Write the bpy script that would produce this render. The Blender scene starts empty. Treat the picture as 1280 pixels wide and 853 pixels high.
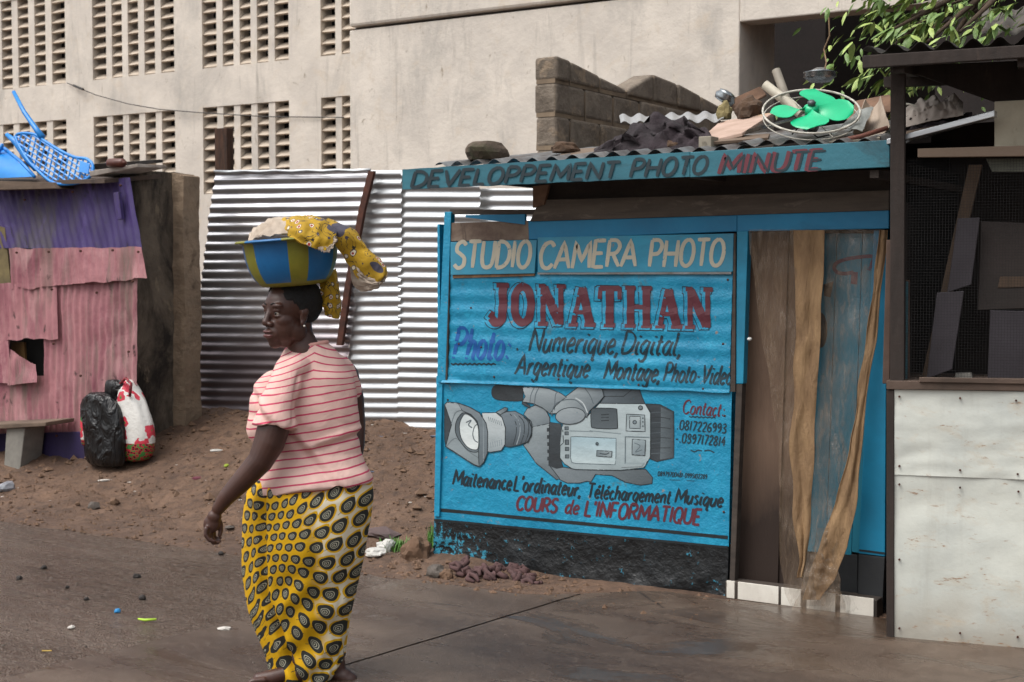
import bpy, bmesh, math, random
from mathutils import Vector, noise, Matrix
import numpy as np
random.seed(7)
R = math.radians
SC = bpy.context.scene
# ------------------------------------------------------------------ camera, sky, sun, exposure
TH = R(32.3)                       # street wall is turned away from the lens by this much
F = 1778.0; CH = 1.64
RX = Vector((math.cos(TH), math.sin(TH), 0)); FY = Vector((-math.sin(TH), math.cos(TH), 0))
CAM = RX*0.446 - FY*8.107 + Vector((0, 0, CH))
PIT = math.atan(86.5/F)
cd = bpy.data.cameras.new('camera'); cam = bpy.data.objects.new('camera', cd)
SC.collection.objects.link(cam)
cd.sensor_width = 36; cd.lens = 36*F/1280; cd.clip_end = 2000; cd.clip_start = 0.05
cam.location = CAM; cam.rotation_euler = (R(90)-PIT, 0, TH)
cd.dof.use_dof = True; cd.dof.focus_distance = 6.6; cd.dof.aperture_fstop = 5.6
SC.camera = cam
world = bpy.data.worlds.new('World'); SC.world = world; world.use_nodes = True
wn = world.node_tree; wn.nodes.clear()
wo = wn.nodes.new('ShaderNodeOutputWorld'); wb = wn.nodes.new('ShaderNodeBackground')
sky = wn.nodes.new('ShaderNodeTexSky'); sky.sky_type = 'NISHITA'; sky.sun_disc = False
SUN_EL = R(62); SUN_AZ = R(208)
sky.sun_elevation = SUN_EL; sky.sun_rotation = SUN_AZ
sky.dust_density = 6.0; sky.air_density = 1.0; sky.ozone_density = 1.0
hs = wn.nodes.new('ShaderNodeHueSaturation'); hs.inputs['Saturation'].default_value = 0.22
wn.links.new(sky.outputs[0], hs.inputs['Color']); wn.links.new(hs.outputs[0], wb.inputs[0])
wb.inputs[1].default_value = 0.15
wn.links.new(wb.outputs[0], wo.inputs[0])
sl = bpy.data.lights.new('sun', 'SUN'); sl.energy = 0.95; sl.angle = R(55); sl.color = (1, .97, .92)
sun = bpy.data.objects.new('sun', sl); SC.collection.objects.link(sun)
sd = Vector((math.sin(SUN_AZ)*math.cos(SUN_EL), math.cos(SUN_AZ)*math.cos(SUN_EL), math.sin(SUN_EL)))
sun.rotation_euler = sd.to_track_quat('Z', 'Y').to_euler()
SC.view_settings.view_transform = 'Standard'; SC.view_settings.look = 'None'
SC.view_settings.gamma = 1; SC.view_settings.exposure = 0.52
SC.cycles.max_bounces = 6; SC.cycles.transparent_max_bounces = 12
# ------------------------------------------------------------------ photo geometry helpers
def ray(px, py):
    x = (px-640)/F; y = (426.5-py)/F
    f = FY*math.cos(PIT) - Vector((0, 0, 1))*math.sin(PIT)
    u = FY*math.sin(PIT) + Vector((0, 0, 1))*math.cos(PIT)
    return f + RX*x + u*y
def at(px, py, Y=0.0):
    d = ray(px, py); return CAM + d*((Y-CAM.y)/d.y)
def atz(px, py, z=0.0):
    d = ray(px, py); return CAM + d*((z-CAM.z)/d.z)
def on(px, py, O, N):
    d = ray(px, py); return CAM + d*((O-CAM).dot(N)/d.dot(N))
def atd(px, py, dist):             # at a distance measured along the lens's level heading
    d = ray(px, py); return CAM + d*(dist/d.dot(FY))
def smooth(a, b, x):
    t = min(1, max(0, (x-a)/(b-a))); return t*t*(3-2*t)
def nz(x, y, z=0.0, s=1.0):
    return noise.noise(Vector((x*s, y*s, z*s)))
def lin(h):
    h = h.lstrip('#'); o = []
    for i in (0, 2, 4):
        c = int(h[i:i+2], 16)/255
        o.append(c/12.92 if c <= .04045 else ((c+.055)/1.055)**2.4)
    return (o[0], o[1], o[2], 1)
# ------------------------------------------------------------------ materials
class NT:
    def __init__(s, name):
        s.m = bpy.data.materials.new(name); s.m.use_nodes = True; s.t = s.m.node_tree; s.t.nodes.clear()
        s.out = s.n('ShaderNodeOutputMaterial'); s.b = s.n('ShaderNodeBsdfPrincipled')
        s.l(s.b.outputs[0], s.out.inputs[0]); s.tc = s.n('ShaderNodeTexCoord')
    def n(s, t): return s.t.nodes.new(t)
    def l(s, a, b): s.t.links.new(a, b)
    def val(s, i, v):
        if hasattr(v, 'is_output') or isinstance(v, bpy.types.NodeSocket): s.l(v, i)
        else: i.default_value = v
    def map(s, scale=(1, 1, 1), rot=(0, 0, 0), src=None):
        m = s.n('ShaderNodeMapping'); s.l(src or s.tc.outputs['Object'], m.inputs[0])
        m.inputs['Scale'].default_value = scale; m.inputs['Rotation'].default_value = rot; return m.outputs[0]
    def noise(s, scale, detail=5, rough=.6, vec=None, dist=0):
        k = s.n('ShaderNodeTexNoise'); s.l(vec or s.tc.outputs['Object'], k.inputs['Vector'])
        k.inputs['Scale'].default_value = scale; k.inputs['Detail'].default_value = detail
        k.inputs['Roughness'].default_value = rough; k.inputs['Distortion'].default_value = dist
        return k.outputs['Fac']
    def vor(s, scale, vec=None, feat='F1', out='Distance', rnd=1):
        k = s.n('ShaderNodeTexVoronoi'); k.feature = feat; s.l(vec or s.tc.outputs['Object'], k.inputs['Vector'])
        k.inputs['Scale'].default_value = scale; k.inputs['Randomness'].default_value = rnd; return k.outputs[out]
    def ramp(s, fac, stops, interp='LINEAR'):
        k = s.n('ShaderNodeValToRGB'); k.color_ramp.interpolation = interp; s.l(fac, k.inputs[0])
        e = k.color_ramp.elements
        while len(e) < len(stops): e.new(.5)
        for i, (p, c) in enumerate(stops):
            e[i].position = p; e[i].color = c if len(c) == 4 else (*c, 1)
        return k.outputs[0]
    def step(s, fac, a, b):
        if a > b: return s.ramp(fac, [(b, (1, 1, 1, 1)), (a, (0, 0, 0, 1))])
        return s.ramp(fac, [(a, (0, 0, 0, 1)), (b, (1, 1, 1, 1))])
    def mix(s, f, a, b, mode='MIX'):
        k = s.n('ShaderNodeMix'); k.data_type = 'RGBA'; k.blend_type = mode
        s.val(k.inputs[0], f); s.val(k.inputs[6], a); s.val(k.inputs[7], b); return k.outputs[2]
    def math(s, op, a, b=0.0, c=None):
        k = s.n('ShaderNodeMath'); k.operation = op; s.val(k.inputs[0], a); s.val(k.inputs[1], b)
        if c is not None: s.val(k.inputs[2], c)
        return k.outputs[0]
    def sep(s, v=None):
        k = s.n('ShaderNodeSeparateXYZ'); s.l(v or s.tc.outputs['Object'], k.inputs[0]); return k.outputs
    def comb(s, x, y, z):
        k = s.n('ShaderNodeCombineXYZ'); s.val(k.inputs[0], x); s.val(k.inputs[1], y); s.val(k.inputs[2], z); return k.outputs[0]
    def bump(s, h, strength=.5, dist=.01, normal=None):
        k = s.n('ShaderNodeBump'); k.inputs['Strength'].default_value = strength; k.inputs['Distance'].default_value = dist
        s.l(h, k.inputs['Height'])
        if normal: s.l(normal, k.inputs['Normal'])
        s.l(k.outputs[0], s.b.inputs['Normal']); return k.outputs[0]
    def base(s, c): s.val(s.b.inputs['Base Color'], c)
    def rough(s, r): s.val(s.b.inputs['Roughness'], r)
    def set(s, **k):
        for a, v in k.items(): s.val(s.b.inputs[a.replace('_', ' ')], v)
    def alpha(s, fac):
        k = s.n('ShaderNodeMixShader'); t = s.n('ShaderNodeBsdfTransparent')
        s.val(k.inputs[0], fac); s.l(t.outputs[0], k.inputs[1]); s.l(s.b.outputs[0], k.inputs[2]); s.l(k.outputs[0], s.out.inputs[0])
_mc = {}
def mat(name, c1, c2=None, sc=6, rough=.7, metal=0, stains=(), bump=.4, bs=30, bd=.004, stretch=(1, 1, 1), spec=.5, rv=.15, fine=None):
    """painted / cast surface: two mottled tones, shaped stains, fine relief"""
    if name in _mc: return _mc[name]
    m = NT(name); c1 = lin(c1) if isinstance(c1, str) else c1
    c2 = c1 if c2 is None else (lin(c2) if isinstance(c2, str) else c2)
    v = m.map(stretch)
    n1 = m.noise(sc, 6, .65, v, .3)
    col = m.mix(m.step(n1, .35, .65), c1, c2)
    for (c, s, a, b, st) in stains:
        n2 = m.noise(s, 8, .7, m.map(st), .6)
        col = m.mix(m.step(n2, a, b), col, lin(c))
    m.base(col); n3 = m.noise(bs, 6, .7)
    m.rough(m.math('MULTIPLY_ADD', n3, rv*2, rough-rv)); m.set(Metallic=metal, Specular_IOR_Level=spec)
    if bump: m.bump(n3, bump, bd)
    _mc[name] = m.m; return m.m
# ------------------------------------------------------------------ objects
def props(o, label=None, cat=None, group=None, kind=None):
    if label: o['label'] = label
    if cat: o['category'] = cat
    if group: o['group'] = group
    if kind: o['kind'] = kind
    return o
def thing(name, loc, label, cat, group=None, rz=0):
    o = bpy.data.objects.new(name, None); SC.collection.objects.link(o)
    o.location = loc; o.rotation_euler = (0, 0, rz); o.empty_display_size = .1
    return props(o, label, cat, group)
def root_off(p):
    v = Vector((0, 0, 0))
    while p is not None: v += p.location; p = p.parent
    return v
def obj(name, verts, faces, m=None, parent=None, local=False, smoothf=False, loc=None, mats=None, mi=None):
    """link one mesh; verts are in world metres unless local"""
    me = bpy.data.meshes.new(name); off = Vector((0, 0, 0))
    if parent is not None and not local: off = root_off(parent)
    if loc is not None: off = off*0 + Vector(loc) if parent is None else off
    me.from_pydata([tuple(Vector(v)-off) for v in verts], [], faces)
    if mats:
        for q in mats: me.materials.append(q)
        if mi is not None: me.polygons.foreach_set('material_index', mi)
    elif m: me.materials.append(m)
    if smoothf: me.polygons.foreach_set('use_smooth', [True]*len(me.polygons))
    me.update()
    o = bpy.data.objects.new(name, me); SC.collection.objects.link(o)
    if parent is not None: o.parent = parent
    elif loc is not None: o.location = loc
    return o
class MB:
    """collects shapes into one mesh"""
    def __init__(s): s.v = []; s.f = []; s.mi = []
    def add(s, vs, fs, mi=0):
        k = len(s.v); s.v += [Vector(v) for v in vs]; s.f += [tuple(i+k for i in f) for f in fs]; s.mi += [mi]*len(fs)
    def box8(s, p, mi=0):     # p: 4 bottom ccw + 4 top
        s.add(p, [(0, 3, 2, 1), (4, 5, 6, 7), (0, 1, 5, 4), (1, 2, 6, 5), (2, 3, 7, 6), (3, 0, 4, 7)], mi)
    def box(s, a, b, mi=0):
        (x0, y0, z0), (x1, y1, z1) = a, b
        s.box8([(x0, y0, z0), (x1, y0, z0), (x1, y1, z0), (x0, y1, z0), (x0, y0, z1), (x1, y0, z1), (x1, y1, z1), (x0, y1, z1)], mi)
    def slab(s, q, d, mi=0):  # q: 4 points of the front face (ccw seen from front), d: depth vector backwards
        q = [Vector(a) for a in q]; d = Vector(d)
        s.add(q+[a+d for a in q], [(0, 1, 2, 3), (7, 6, 5, 4), (0, 4, 5, 1), (1, 5, 6, 2), (2, 6, 7, 3), (3, 7, 4, 0)], mi)
    def tube(s, pts, r, n=8, mi=0, cap=True):
        pts = [Vector(p) for p in pts]; rs = r if isinstance(r, (list, tuple)) else [r]*len(pts)
        k = len(s.v); up = Vector((0, 0, 1))
        a = None
        for i, p in enumerate(pts):
            t = (pts[min(i+1, len(pts)-1)]-pts[max(i-1, 0)]).normalized()
            if a is None: a = t.cross(up if abs(t.z) < .95 else Vector((1, 0, 0))).normalized()
            else:
                a2 = a-t*a.dot(t)
                a = a2.normalized() if a2.length > 1e-4 else a
            b = t.cross(a)
            for j in range(n):
                w = 2*math.pi*j/n; s.v.append(p + (a*math.cos(w)+b*math.sin(w))*rs[i])
        for i in range(len(pts)-1):
            for j in range(n):
                s.f.append((k+i*n+j, k+i*n+(j+1) % n, k+(i+1)*n+(j+1) % n, k+(i+1)*n+j)); s.mi.append(mi)
        if cap:
            s.f.append(tuple(k+j for j in range(n))[::-1]); s.f.append(tuple(k+(len(pts)-1)*n+j for j in range(n))); s.mi += [mi, mi]
    def ell(s, c, r, nu=16, nv=10, rot=None, mi=0):
        c = Vector(c); vs = []; fs = []
        for i in range(nv+1):
            a = math.pi*i/nv
            for j in range(nu):
                b = 2*math.pi*j/nu
                q = Vector((math.sin(a)*math.cos(b)*r[0], math.sin(a)*math.sin(b)*r[1], math.cos(a)*r[2]))
                vs.append(c + (rot @ q if rot else q))
        for i in range(nv):
            for j in range(nu):
                fs.append((i*nu+j, (i+1)*nu+j, (i+1)*nu+(j+1) % nu, i*nu+(j+1) % nu))
        s.add(vs, fs, mi)
    def lathe(s, prof, c=(0, 0, 0), n=32, rot=None, mi=0, sector=None):
        c = Vector(c); k = len(s.v)
        for (r, z) in prof:
            for j in range(n):
                w = 2*math.pi*j/n; q = Vector((r*math.cos(w), r*math.sin(w), z)); s.v.append(c+(rot @ q if rot else q))
        for i in range(len(prof)-1):
            for j in range(n):
                s.f.append((k+i*n+j, k+i*n+(j+1) % n, k+(i+1)*n+(j+1) % n, k+(i+1)*n+j)); s.mi.append(sector(i, j) if sector else mi)
    def build(s, name, m=None, parent=None, **k):
        if s.mi and k.get('mats'): k['mi'] = s.mi
        o = obj(name, s.v, s.f, m, parent, **k); return o
def patch(name, fn, ns, nt, m, parent=None, thick=.0, smoothf=True, loc=None, local=False, dvec=None):
    vs = [fn(i/ns, j/nt) for j in range(nt+1) for i in range(ns+1)]
    fs = [(j*(ns+1)+i, j*(ns+1)+i+1, (j+1)*(ns+1)+i+1, (j+1)*(ns+1)+i) for j in range(nt) for i in range(ns)]
    if not thick: return obj(name, vs, fs, m, parent, smoothf=smoothf, loc=loc, local=local)
    W = ns+1; N = len(vs); nrm = []                      # real thickness with its own flat edge faces
    for j in range(nt+1):
        for i in range(W):
            a = vs[j*W+min(i+1, ns)]-vs[j*W+max(i-1, 0)]; b = vs[min(j+1, nt)*W+i]-vs[max(j-1, 0)*W+i]; c = a.cross(b)
            nrm.append(c.normalized() if c.length > 1e-12 else Vector((0, -1, 0)))
    back = [v+dvec for v in vs] if dvec is not None else [v-n*thick for v, n in zip(vs, nrm)]
    fb = [tuple(N+q for q in f[::-1]) for f in fs]
    loop = [i for i in range(ns)]+[j*W+ns for j in range(nt)]+[nt*W+i for i in range(ns, 0, -1)]+[j*W for j in range(nt, 0, -1)]
    rv = []; rf = []
    for k, p in enumerate(loop):
        q = loop[(k+1) % len(loop)]; k0 = 2*N+len(rv); rv += [vs[p], back[p], back[q], vs[q]]; rf.append((k0, k0+1, k0+2, k0+3))
    o = obj(name, vs+back+rv, fs+fb+rf, m, parent, loc=loc, local=local)
    if smoothf: o.data.polygons.foreach_set('use_smooth', [True]*(2*len(fs))+[False]*len(rf))
    return o
def bev(o, w=.004, seg=2):
    k = o.modifiers.new('b', 'BEVEL'); k.width = w; k.segments = seg; k.limit_method = 'ANGLE'; return o
def quad(q):      # bilinear through 4 points: lower-left, lower-right, upper-right, upper-left
    q = [Vector(a) for a in q]
    return lambda s, t: q[0]*(1-s)*(1-t)+q[1]*s*(1-t)+q[2]*s*t+q[3]*(1-s)*t
def corr(name, q, pitch, amp, m, parent=None, along='t', thick=.0015, buckle=.0, seed=0, rag=0.0, res=8, **k):
    """corrugated sheet; ridges follow each other along 't' (up) or 's' (across)"""
    f = quad(q); q = [Vector(a) for a in q]
    n = (q[1]-q[0]).cross(q[3]-q[0]).normalized()
    Ls = (q[1]-q[0]).length; Lt = (q[3]-q[0]).length; L = Lt if along == 't' else Ls
    nw = max(8, int(L/pitch*res)); nl = max(6, int((Ls if along == 't' else Lt)/.06))
    def g(s, t):
        ss, tt = s, t
        if rag:
            if along == 's': tt = t + rag*(noise.noise(Vector((s*9+seed, 3, 0)))*(1 if t < .5 else .6))*(1-2*min(t, 1-t))
            else: ss = s + rag*noise.noise(Vector((t*14+seed, 5, 0)))*(1-2*min(s, 1-s))
        p = f(ss, tt); w = (t if along == 't' else s)*L
        d = amp*math.sin(2*math.pi*w/pitch)
        b = buckle*(noise.noise(Vector((s*Ls*2.2+seed, t*Lt*2.2, seed*3.1)))+.5*noise.noise(Vector((s*Ls*7, t*Lt*7+seed, 1))))
        return p + n*(d+b)
    return patch(name, g, nl if along == 't' else nw, nw if along == 't' else nl, m, parent, thick, **k)
def rock(name, c, r, m, label=None, cat=None, group=None, parent=None, seed=0, sub=2, rough=.35, flat=.0, **kw):
    bm = bmesh.new(); bmesh.ops.create_icosphere(bm, subdivisions=sub, radius=1)
    vs = []
    for v in bm.verts:
        q = v.co.copy(); d = 1+rough*noise.noise(q*1.6+Vector((seed*7.3, seed, 0)))+rough*.35*noise.noise(q*4+Vector((seed, 2, 5)))
        q *= d
        if q.z < -.45: q.z = -.45
        if flat: q.z = min(q.z, flat)
        vs.append(Vector((q.x*r[0], q.y*r[1], (q.z+.3)*r[2])))
    a = seed*1.7; rm = Matrix.Rotation(a, 3, 'Z')
    vs = [rm @ q + Vector(c) for q in vs]
    fs = [[v.index for v in f.verts] for f in bm.faces]; bm.free()
    o = obj(name, vs, fs, m, parent, loc=Vector(c) if parent is None else None, **kw)
    return props(o, label, cat, group)
# ------------------------------------------------------------------ hand-painted lettering: every glyph is a few brush strokes
G = {
'A': (.66, 'l 0,0 .31,1 .62,0;l .12,.34 .5,.34'), 'B': (.6, 'l .05,0 .05,1;s .05,1 .42,.93 .42,.58 .05,.52 .48,.45 .5,.08 .05,0'),
'C': (.62, 's .58,.82 .42,.99 .16,.88 .04,.5 .16,.1 .4,.01 .58,.17'), 'D': (.64, 'l .06,0 .06,1;s .06,1 .36,.95 .58,.7 .58,.3 .36,.05 .06,0'),
'E': (.54, 'l .5,1 .06,1 .06,0 .5,0;l .06,.52 .42,.52'), 'F': (.52, 'l .5,1 .06,1 .06,0;l .06,.52 .42,.52'),
'H': (.66, 'l .06,0 .06,1;l .58,0 .58,1;l .06,.5 .58,.5'), 'I': (.2, 'l .1,0 .1,1'),
'L': (.5, 'l .06,1 .06,0 .48,0'), 'M': (.8, 'l .04,0 .1,1 .4,.25 .7,1 .76,0'), 'N': (.68, 'l .06,0 .06,1 .6,0 .6,1'),
'O': (.66, 's .32,1 .12,.85 .05,.5 .12,.14 .32,0 .52,.14 .6,.5 .52,.86 .32,1'),
'P': (.58, 'l .06,0 .06,1;s .06,1 .38,.98 .52,.76 .38,.5 .06,.46'),
'Q': (.66, 's .32,1 .12,.85 .05,.5 .12,.14 .32,0 .52,.14 .6,.5 .52,.86 .32,1;l .36,.26 .62,-.08'),
'R': (.6, 'l .06,0 .06,1;s .06,1 .38,.98 .52,.76 .38,.52 .06,.48;l .26,.48 .56,0'),
'S': (.56, 's .5,.86 .34,1 .12,.9 .1,.66 .3,.52 .48,.36 .46,.1 .24,0 .04,.14'),
'T': (.56, 'l .0,1 .56,1;l .28,1 .28,0'), 'U': (.64, 's .06,1 .06,.4 .14,.08 .32,0 .5,.08 .58,.4 .58,1'),
'V': (.62, 'l .02,1 .3,0 .6,1'), 'Z': (.5, 'l .04,1 .48,1 .04,0 .5,0'), 'J': (.5, 's .42,1 .42,.3 .34,.05 .18,0 .04,.14 .06,.28'),
'a': (.46, 's .38,.52 .2,.6 .05,.36 .08,.06 .24,.03 .38,.3;s .4,.6 .36,.2 .38,.02 .48,.06'),
'c': (.38, 's .34,.5 .2,.6 .06,.4 .08,.08 .22,.0 .36,.12'), 'd': (.48, 's .38,.52 .2,.6 .05,.36 .08,.06 .24,.03 .38,.3;s .44,1.02 .38,.3 .4,.02 .48,.05'),
'e': (.42, 's .06,.28 .34,.36 .32,.56 .18,.6 .05,.36 .08,.08 .22,.0 .38,.12'),
'g': (.46, 's .38,.52 .2,.6 .05,.36 .08,.08 .24,.04 .38,.3;s .4,.58 .36,.1 .32,-.25 .14,-.32 .04,-.2'),
'h': (.48, 'l .08,1 .06,0;s .07,.34 .2,.56 .36,.56 .38,.3 .38,.04 .46,.04'), 'i': (.22, 's .1,.58 .08,.2 .1,.02 .2,.06;l .12,.76 .14,.84'),
'l': (.22, 's .1,1.02 .08,.3 .1,.02 .2,.06'), 'm': (.72, 'l .07,.58 .06,0;s .07,.36 .18,.56 .3,.56 .34,.3 .34,0;s .35,.36 .46,.56 .58,.56 .62,.3 .62,.04 .7,.05'),
'n': (.48, 'l .07,.58 .06,0;s .07,.36 .2,.56 .36,.56 .38,.3 .38,.04 .46,.04'), 'o': (.46, 's .22,.6 .06,.44 .06,.12 .22,0 .38,.14 .38,.46 .22,.6'),
'q': (.46, 's .38,.52 .2,.6 .05,.36 .08,.06 .24,.03 .38,.3;s .4,.58 .38,.1 .38,-.3 .46,-.24'),
'r': (.36, 'l .07,.58 .06,0;s .07,.34 .18,.54 .34,.56'), 's': (.36, 's .3,.52 .16,.6 .08,.44 .28,.24 .24,.02 .04,.06'),
't': (.3, 's .14,.86 .1,.2 .14,.0 .26,.08;l .0,.58 .28,.58'), 'u': (.48, 's .07,.58 .06,.2 .12,.0 .28,.04 .38,.3;s .4,.58 .38,.1 .46,.04'),
'v': (.4, 's .04,.58 .14,.04 .26,.2 .38,.6'), 'V2': (.4, ''), 'é': (.42, 's .06,.28 .34,.36 .32,.56 .18,.6 .05,.36 .08,.08 .22,.0 .38,.12;l .2,.74 .36,.92'),
'0': (.44, 's .22,1 .06,.8 .06,.2 .22,0 .38,.2 .38,.8 .22,1'), '1': (.22, 'l .12,1 .1,0'), '2': (.42, 's .06,.8 .2,1 .36,.84 .28,.5 .05,.04;l .05,.02 .38,.02'),
'4': (.42, 'l .28,1 .04,.36 .4,.36;l .3,.7 .3,0'), '5': (.4, 'l .36,1 .1,1 .08,.6;s .08,.6 .34,.55 .34,.1 .06,.04'),
'6': (.42, 's .34,.96 .1,.7 .06,.2 .22,0 .38,.2 .3,.48 .1,.4'), '7': (.4, 'l .04,1 .38,1 .14,0'),
'8': (.42, 's .22,.54 .08,.74 .2,1 .36,.78 .22,.54 .05,.26 .2,0 .38,.24 .22,.54'), '9': (.42, 's .36,.78 .22,1 .06,.76 .16,.5 .36,.7 .34,.3 .16,0'),
'3': (.4, 's .06,.9 .24,1 .34,.76 .16,.54 .36,.36 .3,.04 .05,.06'),
',': (.22, 'l .12,.06 .04,-.18'), '.': (.2, 'l .05,.03 .15,.06'), ':': (.26, 'l .1,.06 .17,.1;l .12,.46 .19,.5'), "'": (.16, 'l .1,1 .06,.74'),
'-': (.34, 'l .05,.32 .28,.34'), '~': (.5, 's .0,.1 .12,.2 .25,.1 .4,.02 .5,.12'), ' ': (.34, ''),
}
# bold slab capitals: strokes carry their own relative width
SLAB = {
'J': (.74, [('s', 1.0, '.5,.93 .5,.3 .44,.08 .28,.04 .14,.16'), ('l', .55, '.3,.97 .7,.97'), ('l', .9, '.1,.26 .2,.2')]),
'O': (.84, [('s', .95, '.4,.95 .2,.82 .14,.5 .2,.18 .4,.05 .6,.18 .66,.5 .6,.82 .4,.95')]),
'N': (.98, [('l', .62, '.2,.02 .2,.98'), ('l', 1.05, '.22,.94 .72,.06'), ('l', .62, '.76,.02 .76,.98'), ('l', .5, '.04,.03 .36,.03'), ('l', .5, '.06,.97 .28,.97'), ('l', .5, '.62,.97 .92,.97')]),
'A': (.92, [('l', .6, '.42,.96 .16,.04'), ('l', 1.05, '.44,.94 .7,.04'), ('l', .5, '.24,.34 .62,.34'), ('l', .5, '.02,.03 .32,.03'), ('l', .5, '.52,.03 .88,.03')]),
'T': (.84, [('l', 1.0, '.4,.04 .4,.96'), ('l', .62, '.08,.95 .72,.95'), ('l', .5, '.1,.98 .08,.68'), ('l', .5, '.7,.98 .72,.68'), ('l', .5, '.22,.03 .58,.03')]),
'H': (.98, [('l', .9, '.22,.03 .22,.97'), ('l', .9, '.72,.03 .72,.97'), ('l', .55, '.24,.5 .7,.5'), ('l', .48, '.04,.03 .38,.03'), ('l', .48, '.04,.97 .38,.97'), ('l', .48, '.56,.03 .9,.03'), ('l', .48, '.56,.97 .9,.97')]),
}
def pts_of(t): return [tuple(float(a) for a in p.split(',')) for p in t.split()]
def crom(P, k=7):
    if len(P) < 3: return P
    closed = P[0] == P[-1]
    Q = ([P[-2]]+P+[P[1]]) if closed else ([P[0]]+P+[P[-1]]); o = []
    for i in range(1, len(Q)-2):
        a, b, c, d = Q[i-1:i+3]
        for j in range(k):
            t = j/k
            o.append(tuple(.5*((2*b[n])+(-a[n]+c[n])*t+(2*a[n]-5*b[n]+4*c[n]-d[n])*t*t+(-a[n]+3*b[n]-3*c[n]+d[n])*t**3) for n in (0, 1)))
    o.append(P[-1]); return o
def dens(P, k=5):
    o = []
    for a, b in zip(P, P[1:]):
        for j in range(k): o.append((a[0]+(b[0]-a[0])*j/k, a[1]+(b[1]-a[1])*j/k))
    o.append(P[-1]); return o
def ribbon(mb, P, w, proj, lay, nib=None, taper=.75, mi=0):
    """brush stroke through pixel-space points; proj lifts a point onto the wall"""
    k = len(mb.v); n = len(P); C_ = 5 if w > 7 else 2
    for i, p in enumerate(P):
        a = P[max(i-1, 0)]; b = P[min(i+1, n-1)]; dx, dy = b[0]-a[0], b[1]-a[1]; L = math.hypot(dx, dy) or 1
        nx, ny = -dy/L, dx/L
        ww = w
        if nib is not None: ww = w*(.5+.6*abs(dx/L*nib[1]-dy/L*nib[0]))
        if i in (0, n-1): ww *= taper
        ww *= 1+.12*noise.noise(Vector((p[0]*.31, p[1]*.31, lay*10)))
        for c in range(C_):
            q = .5-c/(C_-1); mb.v.append(proj(p[0]+nx*ww*q, p[1]+ny*ww*q, lay))
    for i in range(n-1):
        for c in range(C_-1): a = k+C_*i+c; mb.f.append((a, a+1, a+C_+1, a+C_)); mb.mi.append(mi)
def write(mb, text, p0, p1, cap, w, proj, slant=.0, lay=.001, nib=None, squeeze=.95, jit=.02):
    tot = sum(G[c][0]*1.0+.06 for c in text); x = 0; cnt = 0; rnd = random.Random(hash(text) % 1000 if False else sum(map(ord, text)))
    for c in text:
        adv, st = G[c]; dyj = rnd.uniform(-jit, jit)
        for q in [z for z in st.split(';') if z]:
            P = pts_of(q[2:]); P = crom(P) if q[0] == 's' else dens(P)
            pp = []
            for (gx, gy) in P:
                s = (x+gx)/tot; bx = p0[0]+(p1[0]-p0[0])*s; by = p0[1]+(p1[1]-p0[1])*s
                pp.append((bx+slant*cap*gy, by-(gy+dyj)*cap))
            ribbon(mb, pp, w, proj, lay+cnt*.00004, nib); cnt = (cnt+1) % 12
        x += adv+.06
def slabword(mb, text, p0, p1, cap, w, proj, lay, grow=0, off=(0, 0), mi=0):
    tot = sum(SLAB[c][0] for c in text); x = 0; cnt = 0
    for c in text:
        adv, st = SLAB[c]
        for kind, rw, q in st:
            P = pts_of(q); P = crom(P, 9) if kind == 's' else dens(P, 6)
            if grow and kind == 'l':
                (ax, ay), (bx_, by_) = P[0], P[-1]; L = math.hypot(bx_-ax, by_-ay); g = grow/cap/2
                P[0] = (ax-(bx_-ax)/L*g, ay-(by_-ay)/L*g); P[-1] = (bx_+(bx_-ax)/L*g, by_+(by_-ay)/L*g)
            pp = []
            for gx, gy in P:
                s = (x+gx)/tot
                pp.append((p0[0]+(p1[0]-p0[0])*s+off[0], p0[1]+(p1[1]-p0[1])*s-gy*cap+off[1]))
            ribbon(mb, pp, w*rw+grow, proj, lay+cnt*.00004, taper=1, mi=mi); cnt = (cnt+1) % 8
        x += adv
# ------------------------------------------------------------------ ground, road
def bank(u, v):
    left = 1-smooth(-.02, .5, u)
    h = .47*smooth(-.35+.60*smooth(-1.6, -2.9, u), 2.05, v)
    far = smooth(2.0, 3.5, v)
    b = h*left + .20*far*(1-left)
    return b
def ground_h(u, v):
    h = bank(u, v)
    edge = smooth(-.75, -.1, v)*(1-smooth(3, 5, v))
    if abs(u) < 12 and abs(v) < 8:
        r = nz(u, v, 0, 1.7)*.05+nz(u, v, 3, 5)*.03+abs(nz(u, v, 7, 13))*.03+nz(u, v, 2, 31)*.010
        h += r*edge*(1-smooth(0, .6, u)*.75) + nz(u, v, 5, 1.1)*.004
    return h
def axis(lo, hi, d, far, n):
    a = list(np.arange(lo, hi, d)); k = [hi+(far-hi)*((i+1)/n)**2.2 for i in range(n)]; j = [lo-(far+lo)*((i+1)/n)**2.2 for i in range(n)][::-1]
    return j+a+k
gu = axis(-6.2, 1.2, .035, 250, 16); gv = axis(-1.1, 2.5, .035, 250, 16)
gm = NT('brown_dirt')
n1 = gm.noise(1.3, 7, .65); n2 = gm.noise(14, 7, .7); n3 = gm.noise(70, 5, .7)
c = gm.mix(gm.step(n1, .38, .62), lin('#523d2f'), lin('#715846'))
c = gm.mix(gm.step(n2, .45, .72), c, lin('#3c2d24')); c = gm.mix(gm.step(n3, .6, .7), c, lin('#836f5d'))
sx = gm.sep(); wet = gm.ramp(gm.math('ADD', gm.math('MULTIPLY_ADD', sx[1], .5, .5), gm.math('MULTIPLY_ADD', n1, .5, -.25)), [(.15, (1, 1, 1, 1)), (.62, (0, 0, 0, 1))])
c = gm.mix(gm.math('MULTIPLY', wet, .35), c, lin('#3e2c21')); gm.base(c)
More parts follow.
